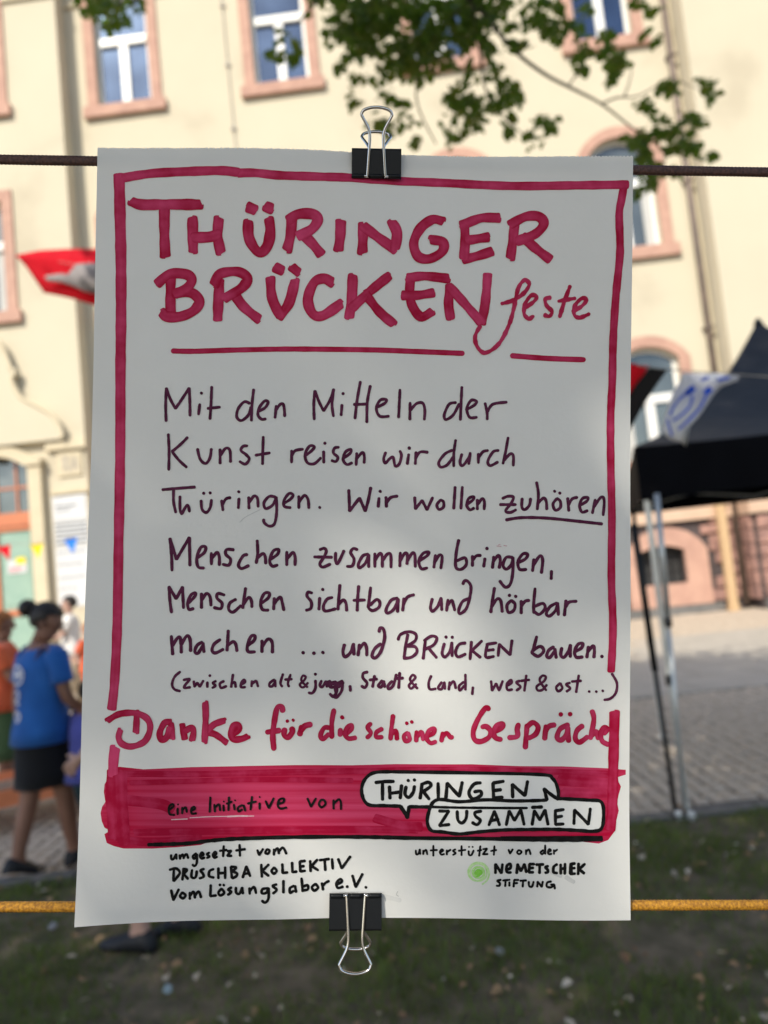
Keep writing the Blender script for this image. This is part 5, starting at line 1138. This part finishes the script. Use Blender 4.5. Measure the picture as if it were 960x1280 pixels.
# ================================================================== cords and binder clips
def cord(name, A, B, rad, material, label, seed, flat=1.0):
    L_ = (B-A).length; t = (B-A).normalized(); a = t.cross(Vector((0,1,0))).normalized(); c = t.cross(a)
    e = empty(name, A); tag(e, label, 'cord'); N_ = int(L_/.00055); n = 14; v = []; f = []
    for i in range(N_+1):
        s = L_*i/N_; sag = 0
        for k in range(n):
            th_ = 2*math.pi*k/n; br = math.sin(4*th_+s*1500)*math.sin(4*th_-s*1500)
            r_ = rad*(1+.085*br+.02*math.sin(s*90+seed))
            v.append(t*s + a*math.cos(th_)*r_ + c*math.sin(th_)*r_*flat)
    for i in range(N_):
        for k in range(n): f.append((i*n+k,i*n+(k+1)%n,(i+1)*n+(k+1)%n,(i+1)*n+k))
    mesh_obj('braid', v, f, material, e, True); return e
def cordmat(name, c1, c2, c3):
    Mt = mat(name, c1, c2, .55, 700, .3, 1500, spec=.5)
    return Mt
M['cord_brown'] = cordmat('brown_cord', (.12,.055,.042), (.055,.026,.022), 0)
M['cord_yellow'] = cordmat('yellow_cord', (.62,.29,.02), (.30,.125,.01), 0)
def behind(x, y, d): return CAM + ray(x,y)*(((PO-CAM).dot(ey))/ray(x,y).dot(ey)) + ey*d
A, B = behind(0,194,.0048), behind(960,210,.0048); D_ = (B-A)
cord('brown_cord', A-D_*.45, B+D_*.45, .0026, M['cord_brown'], 'dark brown braided cord running behind the top edge of the poster', 1, .8)
A, B = behind(0,1137,.0045), behind(960,1134.5,.0045); A2, B2 = behind(97,1140,.0045), behind(787,1139,.0045)
D_ = (B-A)
cord('yellow_cord', A-D_*.45+ez*-.0008, B+D_*.45-ez*.0008, .0026, M['cord_yellow'], 'yellow braided cord running behind the lower edge of the poster', 2, .9)

def clip(px, py, up, label, hw=.0136, hh=.0150, Lh=.0345):
    # origin where the spine meets the sheet's edge; up=+1 spine on top
    X, Z = pl(px, py); e = empty('binder_clip'); e.matrix_world = PM @ Matrix.Translation((X, warp(X,Z), Z)) @ (Matrix.Identity(4) if up > 0 else Matrix.Rotation(math.pi,4,'Y'))
    tag(e, label, 'clip', 'binder clips holding the poster')
    dp = .0058; th_ = .0005
    prof = [(-.0010,-hh),(-.0019,-hh+.0008),(-dp+.0009,-.0010),(-dp+.0016,.0002),(0,.0007),(dp-.0016,.0002),(dp-.0009,-.0010),(.0019,-hh+.0008),(.0010,-hh)]
    def off(p): return [(y*(1-th_/.006) if abs(y)>.002 else y*.6, z-(th_ if z>-.003 else 0)) for y, z in p]
    inn = off(prof); xs = [-hw+2*hw*i/16 for i in range(17)]; v = []; f = []; n = len(prof)
    for x in xs:
        for (y,z) in prof: v.append((x,y,z))
    for x in xs:
        for (y,z) in inn: v.append((x,y,z))
    o_ = len(xs)*n
    for i in range(16):
        for k in range(n-1):
            f.append((i*n+k,(i+1)*n+k,(i+1)*n+k+1,i*n+k+1)); f.append((o_+i*n+k,o_+i*n+k+1,o_+(i+1)*n+k+1,o_+(i+1)*n+k))
    for i in (0,16):
        for k in range(n-1): f.append((i*n+k,i*n+k+1,o_+i*n+k+1,o_+i*n+k))
    for i in range(16):
        for k in (0,n-1): f.append((i*n+k,(i+1)*n+k,o_+(i+1)*n+k,o_+i*n+k))
    body = mesh_obj('body', v, f, M['black_steel'], e)
    bv = body.modifiers.new('bevel','BEVEL'); bv.width = .00015; bv.segments = 2; bv.limit_method = 'ANGLE'
    for s_ in (-1,1):        # rolled lips along the jaws, gap where the wires sit
        for x0,x1 in ((-hw,-.0066),(-.0032,.0032),(.0066,hw)):
            b_ = MB(); P = [(x0+(x1-x0)*i/4, s_*.0021, -hh+.0006) for i in range(5)]; b_.tube(P, .00125, 12); b_.build('rolled_lip', M['black_steel'], body, True)
    for s_ in (-1,1):
        b0 = Vector((0, s_*.0021, -hh+.0006)); d = (Vector((0, s_*(dp+.0011), .0012))-b0).normalized()
        prof2 = [(-.0068,.0),(-.0052,.0012),(-.0050,.003),(-.0041,.36),(-.0037,.58),(-.0046,.70),(-.0078,.86),(-.0082,.90),(-.0070,.955),(-.0035,.99),(0,1.0),(.0035,.99),(.0070,.955),(.0082,.90),(.0078,.86),(.0046,.70),(.0037,.58),(.0041,.36),(.0050,.003),(.0052,.0012),(.0068,.0)]
        P = smooth_pts([tuple(b0+Vector((x,0,0))+d*((t if t>.01 else 0)*Lh)) for x,t in prof2],5)
        b_ = MB(); b_.tube(P, .00080, 10); b_.build('wire_handle', M['chrome'], e, True)
    return e
clip(470.5, 190, 1, 'black binder clip gripping the top edge on the brown cord')
clip(444.5, 1156.5, -1, 'black binder clip gripping the lower edge on the yellow cord', .0139, .0178, .0368)
scene.render.engine = 'CYCLES'
scene.cycles.max_bounces = 8; scene.cycles.diffuse_bounces = 4
